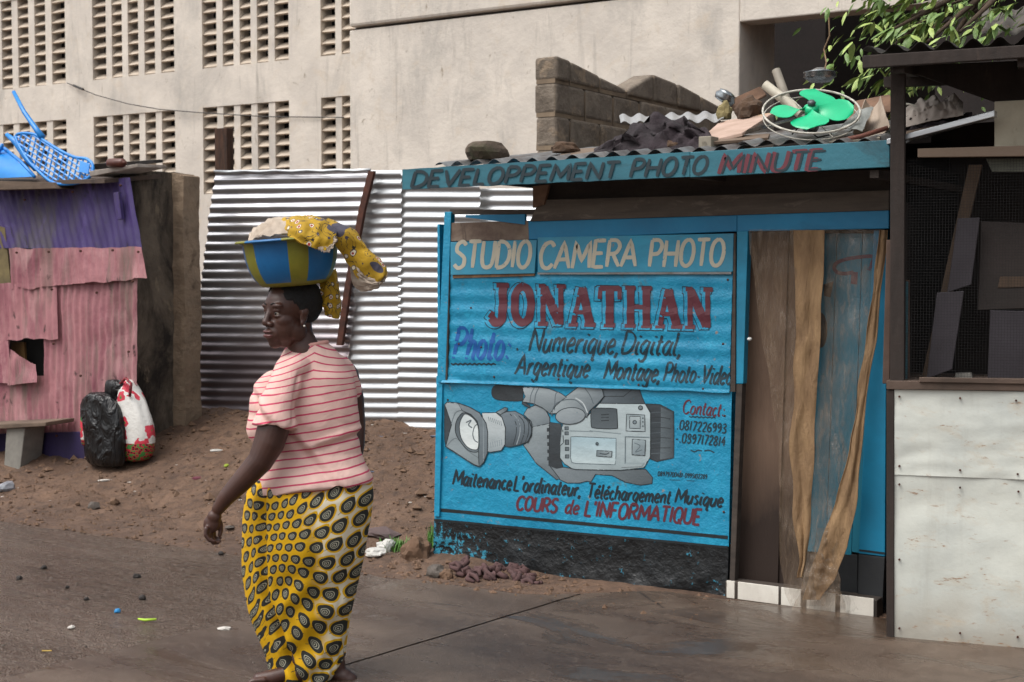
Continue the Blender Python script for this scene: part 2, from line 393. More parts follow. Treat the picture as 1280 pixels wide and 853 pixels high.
gm.rough(gm.math('MULTIPLY_ADD', wet, -.25, .9)); b1 = gm.bump(n2, .7, .03); gm.bump(n3, .8, .01, b1)
vs = [(u, v, ground_h(u, v)) for v in gv for u in gu]; W_ = len(gu)
fs = [(j*W_+i, j*W_+i+1, (j+1)*W_+i+1, (j+1)*W_+i) for j in range(len(gv)-1) for i in range(W_-1)]
props(obj('ground', vs, fs, gm.m, smoothf=True), kind='structure')
# road: rough wet asphalt on the left, smoother wet concrete slabs on the right, a real joint between
rm = NT('wet_asphalt')
n1 = rm.noise(.9, 6, .6, rm.map((.5, 1.6, 1))); n2 = rm.noise(60, 6, .75); n3 = rm.noise(7, 6, .7, rm.map((.4, 2.0, 1))); nv = rm.vor(95)
c = rm.mix(rm.step(n1, .38, .62), lin('#503f33'), lin('#7d6c60')); c = rm.mix(rm.step(n3, .42, .7), c, lin('#5c4536'))
c = rm.mix(rm.math('MULTIPLY', rm.step(n2, .5, .62), .8), c, lin('#94877c')); c = rm.mix(rm.math('MULTIPLY', rm.step(nv, .35, .1), .4), c, lin('#2e2723'))
rm.base(c); rm.rough(rm.math('MULTIPLY_ADD', n3, .60, -.02)); b1 = rm.bump(n2, 1, .022); rm.bump(nv, 1, .014, b1)
km = NT('wet_concrete')
n1 = km.noise(.7, 6, .6, km.map((.6, 1.7, 1))); n2 = km.noise(38, 8, .85); n3 = km.noise(5, 7, .7); n4 = km.noise(1.6, 7, .62, km.map((.7, 1.5, 1)), .8)
c = km.mix(km.step(n1, .36, .62), lin('#3a2a20'), lin('#665649')); c = km.mix(km.step(n3, .5, .75), c, lin('#443124'))
c = km.mix(km.math('MULTIPLY', km.step(n2, .54, .64), .55), c, lin('#85786b')); c = km.mix(km.math('MULTIPLY', km.step(n2, .44, .36), .6), c, lin('#1f1712'))
pud = km.step(n4, .50, .60)                                  # standing water: dark, mirror smooth
e_ = km.vor(.75, km.map((1, 1, 1)), 'DISTANCE_TO_EDGE'); dv_ = km.noise(3, 5, .6)
wv = km.n('ShaderNodeVectorMath'); wv.operation = 'MULTIPLY_ADD'; cn = km.n('ShaderNodeTexNoise'); cn.inputs['Scale'].default_value = 3.5; cn.inputs['Detail'].default_value = 6
km.l(cn.outputs['Color'], wv.inputs[0]); wv.inputs[1].default_value = (.5, .5, 0); km.l(km.tc.outputs['Object'], wv.inputs[2])
crk = km.vor(.8, wv.outputs[0], 'DISTANCE_TO_EDGE'); crack = km.math('MULTIPLY', km.math('LESS_THAN', crk, .0022), km.math('GREATER_THAN', n1, .57))
c = km.mix(km.math('MULTIPLY', pud, .45), c, lin('#2a1f18')); c = km.mix(crack, c, lin('#16100d')); km.base(c)
km.rough(km.math('MULTIPLY_ADD', pud, -.30, km.math('MULTIPLY_ADD', n2, .25, .24)))
hh = km.math('SUBTRACT', km.math('MULTIPLY', n2, km.math('SUBTRACT', 1, km.math('MULTIPLY', pud, .85))), crack); km.bump(hh, 1, .010)
J0 = atz(430, 836); J1 = atz(700, 754); jd = (J1-J0).normalized(); jn = Vector((-jd.y, jd.x, 0))   # the joint in the concrete
def redge(u): return -.56+.06*nz(u, 0, 1, .8)+.035*nz(u, 0, 4, 3)+.015*nz(u, 0, 4, 12)
def jedge(v):        # asphalt meets the light slab here
    return J0.x-.95+(v-J0.y)*.11
def strip(name, m, ufun0, ufun1, v0, v1fun, z, nu=60, nv=40):
    def g(s, t):
        v1 = v1fun(ufun0(-.6)*(1-s)+ufun1(-.6)*s); v = v0+(v1-v0)*(1-(1-t)**2)
        u = ufun0(v)*(1-s)+ufun1(v)*s
        zz = z+nz(u, v, 5, 1.1)*.004+nz(u, v, 9, 4)*.0025-.016*smooth(.93, 1, t)
        return Vector((u, v, zz))
    return patch(name, g, nu, nv, m)
props(strip('road', rm.m, lambda v: -14.0, lambda v: jedge(v), -12, redge, .010, 160, 80), kind='structure')
# concrete pavement, its groove really cut out along the line J0-J1
def pedge(u): return redge(u)+smooth(.9, 1.6, u)*.46
def pav():
    bm = bmesh.new(); NU, NV = 150, 90; g = []
    for j in range(NV+1):
        t = j/NV
        for i in range(NU+1):
            s = (i/NU)**1.5
            v = -12+(pedge(-2+s*11)+12)*(1-(1-t)**2.2); u0 = jedge(v)+.004; u = u0+(9-u0)*s; v = -12+(pedge(u)+12)*(1-(1-t)**2.2)
            g.append(bm.verts.new((u, v, .014+nz(u, v, 9, 4)*.0025-.014*smooth(.985, 1, t))))
    for j in range(NV):
        for i in range(NU): bm.faces.new((g[j*(NU+1)+i], g[j*(NU+1)+i+1], g[(j+1)*(NU+1)+i+1], g[(j+1)*(NU+1)+i]))
    for k in (-.007, .007):
        bmesh.ops.bisect_plane(bm, geom=bm.verts[:]+bm.edges[:]+bm.faces[:], plane_co=J0+jn*k, plane_no=jn)
    kill = [f for f in bm.faces if abs((f.calc_center_median()-J0).dot(jn)) < .0069 and f.calc_center_median().x < J1.x+.05]
    bmesh.ops.delete(bm, geom=kill, context='FACES')
    me = bpy.data.meshes.new('pavement'); bm.to_mesh(me); bm.free(); me.materials.append(km.m); me.polygons.foreach_set('use_smooth', [True]*len(me.polygons))
    o = bpy.data.objects.new('pavement', me); SC.collection.objects.link(o); props(o, kind='structure')
pav()
mb = MB(); a, b = J0-jd*6, J1+jd*.1; mb.add([a-jn*.012, b-jn*.012, b+jn*.012, a+jn*.012], [(0, 1, 2, 3)])
for v in mb.v: v.z = .0045
props(mb.build('pavement_joint', mat('joint_shade', '#241d19', '#1a1512', 9, .9)), kind='structure')  # dark ribbon under the groove, its shade put into the colour

# ------------------------------------------------------------------ concrete building with louvre grilles
conc = mat('weathered_render', '#d6cdc1', '#c1b9af', 1.6, .85, bump=.5, bs=16, bd=.012,
           stains=[('#a29d96', 1.1, .52, .75, (1, 1, .45)), ('#c6b9a8', 3.5, .55, .72, (1, 1, 1)), ('#a59e95', 4, .58, .76, (1.6, 1, .18)), ('#9a8f80', 9, .62, .7, (1, 1, .6))])
lou = mat('louvre_concrete', '#bcae9d', '#a99c8c', 5, .85, bump=.4, bs=30)
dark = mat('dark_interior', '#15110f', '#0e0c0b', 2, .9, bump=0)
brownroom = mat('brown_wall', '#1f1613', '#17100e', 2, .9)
VB = 6.0
B = thing('concrete_building', (0, VB, 0), 'tall weathered beige concrete building with louvred openings behind the kiosk', 'building')
TOP = 6.6
wx = [(at(-22, 90, VB).x, at(82, 90, VB).x), (at(116, 90, VB).x, at(218, 90, VB).x), (at(253, 90, VB).x, at(361, 90, VB).x), (at(401, 90, VB).x, at(444, 90, VB).x)]
zU0 = 4.085; zU1 = zU0+.13*9; zL1 = at(358, 126, VB).z; zL0 = zL1-.13*8
mb = MB(); vf, vb = VB, VB+.2
us = [-16.0]+[a for p in wx for a in p]+[-1.2]
for i in range(0, len(us), 2): mb.box((us[i], vf, 0), (us[i+1], vb, TOP))
for (a, b) in wx:
    mb.box((a, vf+.001, 0), (b, vb, zL0)); mb.box((a, vf+.001, zL1), (b, vb, zU0)); mb.box((a, vf+.001, zU1), (b, vb, TOP))
mb.build('wall', conc, B)
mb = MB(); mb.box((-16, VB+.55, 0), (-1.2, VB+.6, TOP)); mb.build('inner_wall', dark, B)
lmesh = {}
def louvre(w):
    k = round(w, 3)
    if k not in lmesh:
        q = MB(); a = [(0, .012, 0), (w, .012, 0), (w, .034, -.012), (0, .034, -.012)]; b = [(0, .105, .076), (w, .105, .076), (w, .125, .063), (0, .125, .063)]
        q.add([(x, y, z) for x, y, z in a]+[(x, y, z) for x, y, z in b], [(0, 1, 5, 4), (3, 7, 6, 2), (0, 3, 2, 1), (4, 5, 6, 7), (0, 4, 7, 3), (1, 2, 6, 5)])
        me = bpy.data.meshes.new('louvre'); me.from_pydata([tuple(v) for v in q.v], [], q.f); me.materials.append(lou); lmesh[k] = me
    return lmesh[k]
for wi, (a, b) in enumerate(wx):
    for (z0, z1, rows) in ((zU0, zU1, 9), (zL0, zL1, 8)):
        ncol = 5 if wi < 3 else 2
        fr = MB(); pw = (b-a)/ncol; mw = pw*.36
        cols = []
        for c_ in range(ncol):
            x0 = a+pw*c_
            if c_: fr.box((x0-mw/2, VB+.012, z0+.0005), (x0+mw/2, VB+.17, z1-.0005))
            cols.append((x0+(mw/2 if c_ else 0), x0+pw-(mw/2 if c_ < ncol-1 else 0)))
        g = fr.build('louvre_grille', conc, B)
        for (c0, c1) in cols:
            for r in range(rows):
                o = bpy.data.objects.new('louvre', louvre(c1-c0)); SC.collection.objects.link(o); o.parent = g
                o.location = Vector((c0, VB, z0+(z1-z0)*r/rows+.015+random.uniform(-.004, .004)))-root_off(g)
                o.rotation_euler = (random.uniform(-.05, .05), random.uniform(-.03, .03), 0)
# plain block that stands forward of the louvred bays
VP = 5.35
x0 = at(437, 100, VP).x; xo0 = at(924, 80, VP).x; xo1 = at(1098, 60, VP).x; xr = at(1172, 40, VP).x
zb = at(700, 8, VP).z; zo = at(1000, 20, VP).z
mb = MB()
mb.box((x0, VP, 0), (xo0, VB+.19, zb)); mb.box((xo0, VP, zo-.0), (xr, VP+.25, zb-.0)); mb.box((xo1, VP, 3.9), (xr, VP+.25, zo-.001))
bev(mb.build('front_wall', conc, B), .02, 2)
mb = MB(); mb.box((x0+.02, VP-.035, zb+.03), (xr, VB+.19, TOP)); bev(mb.build('floor_beam', conc, B), .03, 2)
mb = MB(); mb.box((x0+.03, VP+.06, zb), (xr, VB, zb+.03)); mb.build('joint', mat('dark_joint', '#57504a', '#403a36', 4, .9), B)
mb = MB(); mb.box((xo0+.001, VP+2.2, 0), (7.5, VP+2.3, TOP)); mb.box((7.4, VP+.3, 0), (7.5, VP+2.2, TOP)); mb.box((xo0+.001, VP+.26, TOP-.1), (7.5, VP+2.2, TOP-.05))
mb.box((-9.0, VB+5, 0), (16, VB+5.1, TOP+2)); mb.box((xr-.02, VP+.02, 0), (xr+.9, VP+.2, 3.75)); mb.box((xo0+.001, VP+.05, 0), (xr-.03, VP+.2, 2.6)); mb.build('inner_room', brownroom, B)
# thin cable sagging along the facade
P = [at(84, 104, VB-.03), at(120, 119, VB-.06), at(160, 130, VB-.06), at(200, 137, VB-.05), at(250, 141, VB-.04), at(330, 146, VB-.03), at(430, 147, VB-.02)]
mb = MB(); mb.tube(P, .006, 5); o = mb.build('cable', mat('black_rubber', '#1c1a19', None, 5, .6), B)
mb = MB(); mb.tube([at(92, 107, VB-.04), at(104, 112, VB-.06)], .016, 6); mb.build('cable_clamp', mat('black_rubber', '#1c1a19'), o)

# ------------------------------------------------------------------ ruined block wall
blk = mat('grey_block', '#82776a', '#6b6055', 5, .95, bump=1, bs=14, bd=.02, stains=[('#51483e', 3, .5, .7, (1, 1, 1)), ('#97846e', 6, .55, .7, (1, 1, 1))])
mort = mat('brown_mortar', '#857460', '#6b5d4e', 6, .95, bump=.6, bs=30)
Y0 = 1.35; U0 = at(668, 150, Y0).x; U1 = at(695, 150, Y0).x
bw = thing('block_wall', ((U0+U1)/2, 2.5, 2.0), 'broken grey concrete block wall rising behind the kiosk roof', 'wall')
def at_u(px, py, U):
    d = ray(px, py); return CAM+d*((U-CAM.x)/d.x)
prof = [(668, 70), (700, 70), (722, 80), (745, 92), (768, 104), (786, 112), (790, 86), (806, 85), (828, 95), (850, 106), (872, 118), (905, 136)]
pv = [(Y0, at(668, 72, Y0).z)]+[(at_u(px, py, U1).y, at_u(px, py, U1).z) for px, py in prof[1:]]
def ztop(v):
    for (a, za), (b, zb_) in zip(pv, pv[1:]):
        if a <= v <= b: return za+(zb_-za)*(v-a)/max(b-a, 1e-4)
    return pv[-1][1] if v > pv[-1][0] else pv[0][1]
ch = .215; row = 0; z = 2.02
mo = MB()
vend = pv[-1][0]
while z < 3.7:
    v = Y0-(.0 if row % 2 else .2)
    while v < vend:
        a, b = max(v, Y0), min(v+.4, vend)
        if b-a > .06:
            zt = min(z+ch-.018, min(ztop(a+.02), ztop(b-.02))+.05); zt2 = (min(z+ch-.018, ztop(a+.01)), min(z+ch-.018, ztop(b-.01)))
            if zt2[0] > z+.03 or zt2[1] > z+.03:
                ta, tb = max(zt2[0], z+.02), max(zt2[1], z+.02)
                j = [random.uniform(-.012, .012) for _ in range(4)]
                m_ = MB(); m_.box8([(U0+j[0], a+.008, z), (U1+j[1], a+.008, z), (U1+j[1], b-.008, z), (U0+j[0], b-.008, z), (U0+j[0], a+.008, ta), (U1+j[1], a+.008, ta), (U1+j[1], b-.008, tb), (U0+j[0], b-.008, tb)])
                bev(m_.build('block', blk, bw), .022, 3)
                mo.box8([(U0+.006, a-.003 if a > Y0 else a+.012, z-.02), (U1-.015, a-.006 if a > Y0 else a+.012, z-.02), (U1-.015, b+.006, z-.02), (U0+.015, b+.006, z-.02), (U0+.015, a if a > Y0 else a+.012, ta-.02), (U1-.015, a if a > Y0 else a+.012, ta-.02), (U1-.015, b, tb-.02), (U0+.015, b, tb-.02)])
        v += .4
    z += ch; row += 1
mo.box((U0+.01, Y0+.01, 0), (U1-.01, vend, 2.0)); mo.build('mortar', mort, bw)

# ------------------------------------------------------------------ corrugated fence
YF = 2.08
gal = NT('galvanised_sheet')
n1 = gal.noise(3, 6, .65, gal.map((.35, 1, 1.5))); n2 = gal.noise(45, 4, .7, gal.map((.2, 1, 2)))
gal.base(gal.mix(gal.step(n1, .35, .7), lin('#c9ccce'), lin('#a8abad'))); gal.set(Metallic=.9)
gal.rough(gal.math('ADD', gal.math('MULTIPLY_ADD', n1, .20, .27), gal.math('MULTIPLY', n2, .12))); gal.bump(n2, .12, .004)
gold = NT('graded_sheet')
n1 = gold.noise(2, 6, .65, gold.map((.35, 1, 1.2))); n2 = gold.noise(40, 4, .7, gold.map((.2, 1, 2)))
gs = gold.sep(); grad = gold.ramp(gold.math('ADD', gs[2], gold.math('MULTIPLY_ADD', n1, .7, -.35)), [(.6, (1, 1, 1, 1)), (1.7, (0, 0, 0, 1))])  # pale at the top, deepening to purplish grey towards the foot
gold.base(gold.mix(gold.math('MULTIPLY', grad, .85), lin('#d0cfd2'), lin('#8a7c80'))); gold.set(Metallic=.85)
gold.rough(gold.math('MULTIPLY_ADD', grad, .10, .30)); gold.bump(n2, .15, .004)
rust = mat('rusty_iron', '#5a3427', '#3c241d', 14, .8, metal=.2, bump=.6)
FT = thing('corrugated_fence', (at(450, 530, YF).x, YF, .4), 'shiny galvanised corrugated metal fence with ridges running level, behind the woman', 'fence')
def A(px, py, Y): return at(px, py, Y)
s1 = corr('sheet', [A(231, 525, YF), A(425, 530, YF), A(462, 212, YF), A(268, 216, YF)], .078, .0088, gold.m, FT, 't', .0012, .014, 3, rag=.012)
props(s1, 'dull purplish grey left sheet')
s2 = corr('sheet', [A(426, 536, YF+.03), A(500, 537, YF+.03), A(502, 213, YF+.03), A(458, 213, YF+.03)], .0765, .0085, gal.m, FT, 't', .0012, .007, 8)
s3 = corr('sheet', [A(497, 537, YF+.012), A(600, 539, YF+.012), A(600, 215, YF+.012), A(499, 215, YF+.06)], .0765, .0085, gal.m, FT, 't', .0012, .007, 12)
s4 = corr('sheet', [A(598, 539, YF+.035), A(800, 542, YF+.035), A(800, 236, YF+.035), A(598, 236, YF+.09)], .0765, .0085, gal.m, FT, 't', .0012, .008, 15)
# folded metal lip along the top of the left sheet
mb = MB(); P = [A(268+i*19.5, 215-i*.2+(.8 if i % 2 else -.6), YF-.03) for i in range(11)]
mb.tube(P, [.018 if i % 2 else .012 for i in range(11)], 6); mb.build('folded_lip', gal.m, FT, smoothf=True)
mb = MB()
for (a, b) in (((464, 214), (452, 262)), ((452, 262), (434, 360)), ((434, 360), (424, 432))):
    p, q = A(*a, YF-.05), A(*b, YF-.05); mb.slab([p+Vector((-.03, 0, 0)), q+Vector((-.03, 0, 0)), q+Vector((.025, 0, 0)), p+Vector((.025, 0, 0))], (0, .03, 0))
mb.build('rusty_strap', rust, FT)
# post that stands behind the left sheet
mb = MB(); p0, p1 = A(272, 250, YF+.15), A(289, 160, YF+.15)
mb.box((p0.x, YF+.12, .3), (A(287, 200, YF+.15).x, YF+.2, p1.z)); o = mb.build('wooden_post', mat('burnt_wood', '#4a3020', '#2b1b12', 9, .9, bump=.8, stretch=(3, 3, .5)), loc=(p0.x, YF+.15, .4))
bev(o, .006); props(o, 'dark brown burnt wooden post poking up behind the left fence sheet', 'post')

# ------------------------------------------------------------------ stained mud-plaster wall between shack and fence
mud = mat('stained_plaster', '#74685a', '#564c41', 2.5, .95, bump=.7, bs=14, bd=.02,
          stains=[('#26201b', 1.6, .42, .56, (1, 1, .5)), ('#8d7e69', 4, .58, .68, (1, 1, .6)), ('#1c1815', 7, .66, .7, (1, 1, .3))])
mudedge = mat('bare_mud_edge', '#94806a', '#7b6a58', 5, .95, bump=1, bs=12, bd=.03, stains=[('#5d4d3e', 6, .55, .7, (1, 1, 1))])
YM = 1.12; YM2 = 1.62
SW = thing('stained_wall', (at(205, 530, YM).x, YM, .35), 'dark stained mud wall with crumbling pale edge beside the pink shack', 'wall')
def rough_slab(name, q, d, m, parent, amp, n=(18, 60), seed=0):
    f = quad(q); dv = Vector(d); nn = dv.normalized()
    def g(s, t):
        p = f(s, t); e = min(s, 1-s, t*2, (1-t)*2)
        a = noise.noise(Vector((p.x*5+seed, p.z*5, p.y*5)))+.5*noise.noise(Vector((p.x*14+seed, p.z*14, 2)))
        sx_ = noise.noise(Vector((seed, t*11, 1)))*amp*1.3*(1 if s > .5 else -.3)
        return p-nn*a*amp+Vector((sx_*max(0, abs(s-.5)*2-.6), 0, amp*1.2*noise.noise(Vector((s*5, seed, 3)))*(t > .97)))
    return patch(name, g, n[0], n[1], m, parent, abs(dv.length), dvec=dv)
rough_slab('plaster_face', [A(150, 600, YM), A(220, 545, YM2), A(217, 215, YM2), A(150, 213, YM)], (-.12, .28, 0), mud, SW, .012, seed=2)
rough_slab('crumbling_edge', [A(217, 545, YM2-.02), A(232, 540, YM2+.0), A(229, 220, YM2+.0), A(215, 216, YM2-.02)], (-.02, .2, 0), mudedge, SW, .022, (8, 70), seed=9)
# ------------------------------------------------------------------ purple and pink shack on the left
pinkm = mat('pink_paint', '#ad787b', '#966369', 2.2, .65, bump=.5, bs=14, bd=.012, stains=[('#7d4450', 2.5, .45, .62, (1, 1, .3)), ('#b8908f', 1.8, .50, .66, (1, 1, .4)), ('#77625b', 3.0, .50, .66, (2, 1, .3)), ('#4d3434', 8, .61, .66, (1, 1, .5))])
purp = mat('purple_paint', '#41306a', '#352858', 3, .65, bump=.4, bs=18, bd=.006, stains=[('#4a4350', 3, .46, .6, (1, 1, .3)), ('#5f4f8c', 3, .55, .7, (1, 1, .4)), ('#2b2230', 8, .6, .66, (1, 1, .5))])
navy = mat('indigo_paint', '#2f2350', '#251c3e', 3, .7, stains=[('#5b4640', 5, .62, .75, (1, 1, 1))])
YS = 1.02
SH = thing('painted_shack', (at(80, 583, YS).x, YS, .13), 'shack of corrugated sheets painted purple above and faded pink below', 'shack')
def S(px, py, d=0): return at(px, py, YS+d)
kw = dict(along='s', parent=SH, thick=.0015)
corr('sheet', [S(-40, 310, .03), S(178, 312, .01), S(162, 222, .05), S(-60, 245, .08)], .078, .0055, purp, buckle=.02, seed=1, **kw)['label'] = 'purple upper sheet'
corr('sheet', [S(12, 362, -.03), S(182, 348, -.03), S(176, 309, -.012), S(12, 311, -.012)], .075, .007, pinkm, buckle=.02, seed=4, rag=.09, **kw)
corr('sheet', [S(-60, 590, .0), S(12, 590, .0), S(12, 420, .0), S(-60, 420, .0)], .078, .004, pinkm, buckle=.012, seed=14, **kw)
corr('sheet', [S(-60, 426, -.016), S(72, 424, -.02), S(70, 355, -.012), S(-60, 352, -.012)], .075, .004, pinkm, buckle=.015, seed=6, rag=.07, **kw)
corr('sheet', [S(54, 552, .0), S(168, 545, .0), S(172, 345, .02), S(54, 350, .02)], .072, .008, pinkm, buckle=.02, seed=8, rag=.04, **kw)
corr('sheet', [S(12, 552, .006), S(54, 552, .006), S(54, 470, .006), S(12, 470, .006)], .072, .004, pinkm, buckle=.01, seed=18, **kw)
corr('sheet', [S(-60, 474, -.03), S(16, 480, -.04), S(10, 426, -.02), S(-60, 430, -.02)], .075, .003, pinkm, buckle=.01, seed=19, **kw)
corr('bent_flap', [S(10, 482, -.04), S(46, 478, -.09), S(44, 456, -.05), S(12, 436, -.0)], .03, .006, pinkm, buckle=.03, seed=9, **kw)
mb = MB(); mb.slab([S(-60, 600, -.03), S(106, 590, -.03), S(106, 540, -.03), S(-60, 544, -.03)], (0, .05, 0)); bev(mb.build('base_board', navy, SH), .004)
mb = MB(); mb.slab([S(-60, 600, .2), S(150, 590, .2), S(150, 225, .2), S(-60, 240, .2)], (0, .02, 0)); mb.build('back_lining', mat('shack_inside', '#4d4335', '#2d2a28', 3, .9), SH)
mb = MB(); mb.slab([S(14, 460, .1), S(32, 460, .1), S(30, 428, .1), S(14, 428, .1)], (0, .02, 0)); mb.build('ochre_board', mat('ochre', '#7b5a30', '#5a4227', 4, .8), SH)
mb = MB(); mb.slab([S(-12, 352, .03), S(14, 360, .03), S(6, 285, .03), S(-12, 280, .03)], (0, .01, 0)); mb.build('bare_board', mat('olive_board', '#7a6c48', '#5c5138', 5, .9), SH)
mb = MB(); mb.slab([S(146, 275, -.03), S(152, 274, -.03), S(148, 240, -.03), S(141, 241, -.03)], (0, .03, 0)); bev(mb.build('batten', purp, SH), .003)
mb = MB(); mb.box((S(-60, 560).x, YS+.2, 0), (S(140, 560).x, YS+.25, 1.6)); mb.build('side_wall', dark, SH)
wood = mat('grey_wood', '#6b5a4c', '#54463b', 5, .85, bump=.7, stretch=(1, 1, 4))
# its roof: overlapping sheets and boards
rz0 = S(80, 235).z+.0
mb = MB(); a, b = S(-60, 228, -.08), S(128, 224, -.12)
mb.box8([(a.x, YS-.1, a.z-.03), (b.x, YS-.1, b.z-.03), (b.x, YS+.6, b.z+.05), (a.x, YS+.6, a.z+.05), (a.x, YS-.1, a.z), (b.x, YS-.1, b.z), (b.x, YS+.6, b.z+.09), (a.x, YS+.6, a.z+.09)])
mb.build('roof', mat('old_roof', '#5a4a40', '#3f3530', 6, .85, bump=.7), SH)
# weights and scraps lying on the shack roof
def scrap(q, d, m, label, cat='board', name='loose_board'):
    mb = MB(); mb.slab(q, d); c_ = sum((Vector(a) for a in q), Vector())/4
    o = mb.build(name, m, loc=c_); bev(o, .003); return props(o, label, cat, 'scraps lying on the shack roof')
scrap([S(112, 221, -.12), S(172, 209, .1), S(172, 205, .1), S(112, 214, -.12)], (0, .3, .01), mat('white_scrap', '#b9b1a8', '#8e8278', 8, .8), 'pale flat scrap board at the roof corner near the brown bottle')
scrap([S(-20, 238, -.14), S(70, 236, -.14), S(66, 228, -.14), S(-20, 226, -.14)], (0, .25, .01), wood, 'dark weathered plank under the blue chairs')
scrap([S(115, 212, .0), S(192, 204, .3), S(192, 200, .3), S(118, 205, .0)], (0, .1, .01), mat('black_scrap', '#26211f', '#151312', 8, .6), 'thin black strip sticking out past the shack corner')
mb = MB(); mb.lathe([(0, -.085), (.032, -.085), (.035, -.075), (.035, .06), (.03, .075), (.014, .082), (.014, .1), (0, .1)], n=20, rot=Matrix.Rotation(R(92), 3, 'Y'))
p = S(146, 204, -.02); o = obj('bottle', [v+p for v in mb.v], mb.f, mat('brown_glass', '#5b2d1e', '#43211a', 8, .35), loc=p, smoothf=True)
props(o, 'brown bottle lying on its side on the shack roof', 'bottle')
# two blue plastic chairs thrown on the roof
blue = NT('blue_plastic'); blue.base(blue.mix(blue.step(blue.noise(6), .4, .7), lin('#1279c9'), lin('#1e86d2'))); blue.rough(.35); blue = blue.m
# perforated seat of the first chair: a leaf-shaped grid of bars
C1 = thing('plastic_chair', S(70, 215, -.02), 'blue plastic chair lying upturned, its perforated seat and one leg in the air', 'chair', 'blue plastic chairs on the shack roof')
lo = [(20, 170), (42, 168), (58, 178), (78, 190), (94, 197), (108, 199), (116, 207), (113, 220), (96, 229), (68, 229), (48, 214), (32, 196)]
def cp(px, py, d=0): return S(px, py, -.05+(px-60)*.0012+(200-py)*.002+d)
mb = MB(); P = crom(lo+[lo[0]], 5); mb.tube([cp(*p) for p in P], .013, 7); mb.build('seat_rim', blue, C1, smoothf=True)
mb = MB(); ang = math.atan2(30, 45)
def inside(x, y):
    c_ = False
    for i in range(len(P)-1):
        (x1, y1), (x2, y2) = P[i], P[i+1]
        if (y1 > y) != (y2 > y) and x < (x2-x1)*(y-y1)/(y2-y1)+x1: c_ = not c_
    return c_
for fam in (0, 1):
    dx, dy = (math.cos(ang), math.sin(ang)) if fam == 0 else (-.22, .97)
    for k in range(-14, 15):
        ox, oy = (65-dy*k*6.0, 200+dx*k*6.0) if fam == 0 else (65+k*6.2*.97, 200+k*6.2*.35)
        seg = []
        for t in np.arange(-70, 70, 2.0):
            x, y = ox+dx*t, oy+dy*t
            if inside(x, y): seg.append((x, y))
            else:
                if len(seg) > 1: mb.tube([cp(*seg[0]), cp(*seg[-1])], .0095 if fam else .008, 4)
                seg = []
mb.build('perforated_seat', blue, C1)
mb = MB(); mb.tube([cp(17, 115, .02), cp(30, 140, .01), cp(44, 160), cp(53, 172)], [.015, .018, .022, .028], 8); mb.build('leg', blue, C1, smoothf=True)
mb = MB(); mb.tube([cp(8, 168), cp(20, 178, .03), cp(34, 198, .05), cp(44, 212, .05)], [.016, .03, .03, .02], 8); mb.build('leg', blue, C1, smoothf=True)
mb = MB(); q = [cp(100, 201, -.02), cp(112, 205, -.02), cp(110, 218, -.02), cp(98, 215, -.02)]; mb.slab(q, (0, .01, 0)); bev(mb.build('seat_lip', blue, C1), .003)
C2 = thing('plastic_chair', S(8, 210, -.1), 'blue plastic chair lying face down at the left edge of the roof', 'chair', 'blue plastic chairs on the shack roof')
f = quad([S(-70, 226, -.1), S(42, 221, -.16), S(6, 186, .05), S(-50, 176, .05)])
patch('backrest', lambda s, t: f(s, t)+Vector((0, -.05*math.sin(math.pi*s)*math.sin(math.pi*t), 0)), 16, 12, blue, C2, .008)
mb = MB(); mb.tube([S(-50, 176, .05), S(-15, 178, .03), S(6, 186, .04), S(26, 202, -.05), S(43, 221, -.15)], .014, 8); mb.build('rim', blue, C2, smoothf=True)
mb = MB(); mb.tube([S(-10, 200, -.02), S(2, 185, -.02), S(3, 180, -.02)], [.02, .016, .014], 8); mb.build('leg', blue, C2, smoothf=True)
# plank bench in front of the shack
BN = thing('plank_bench', at(18, 600, .75), 'rough plank bench on a pale slab leg in front of the pink shack', 'bench')
q = [at(-60, 540, .72), at(57, 533, .72), at(57, 528, .72), at(-60, 533, .72)]; mb = MB(); mb.slab(q, (0, .28, .01)); bev(mb.build('plank', wood, BN), .005)
slabm = mat('pale_slab', '#8b8880', '#6f6c66', 4, .85, bump=.5)
q = [at(3, 612, .76), at(22, 612, .76), at(31, 535, .76), at(8, 535, .76)]; mb = MB(); mb.slab(q, (0, .2, 0)); bev(mb.build('leg', slabm, BN), .006)
q = [at(-58, 612, .76), at(-40, 612, .76), at(-36, 540, .76), at(-55, 540, .76)]; mb = MB(); mb.slab(q, (0, .2, 0)); bev(mb.build('leg', slabm, BN), .006)
# two filled bags leaning on the shack
def bagmesh(name, outline, depth, m, parent=None, Y=.9, loc=None, fold=.02, seed=0, mats=None, sel=None, props_=None):
    """rounded sack lofted through rows (py, left px, right px)"""
    rows = []; n = 28; vs = []; mi = []
    for i, (py, xl, xr_) in enumerate(outline):
        a, b = at(xl, py, Y), at(xr_, py, Y); c_ = (a+b)/2; rx = (b.x-a.x)/2
        k = 1 if 0 < i < len(outline)-1 else .6
        for j in range(n):
            w = 2*math.pi*j/n; fo = 1+fold/.1*noise.noise(Vector((math.cos(w)*2+seed, math.sin(w)*2, a.z*9)))+fold*1.4*noise.noise(Vector((w*4, a.z*7+seed, 3)))+fold*.8*math.sin(w*7+a.z*14+seed)
            vs.append(Vector((c_.x+rx*math.cos(w)*fo, Y+depth*k*math.sin(w)*fo, c_.z+.01*noise.noise(Vector((w*3, a.z*12, seed))))))
    fs = [(i*n+j, i*n+(j+1) % n, (i+1)*n+(j+1) % n, (i+1)*n+j) for i in range(len(outline)-1) for j in range(n)]
    fs += [tuple(range(n))[::-1], tuple((len(outline)-1)*n+j for j in range(n))]
    o = obj(name, vs, fs, m, parent, smoothf=True, loc=loc)
    s_ = o.modifiers.new('s', 'SUBSURF'); s_.levels = 1; s_.render_levels = 1
    return o
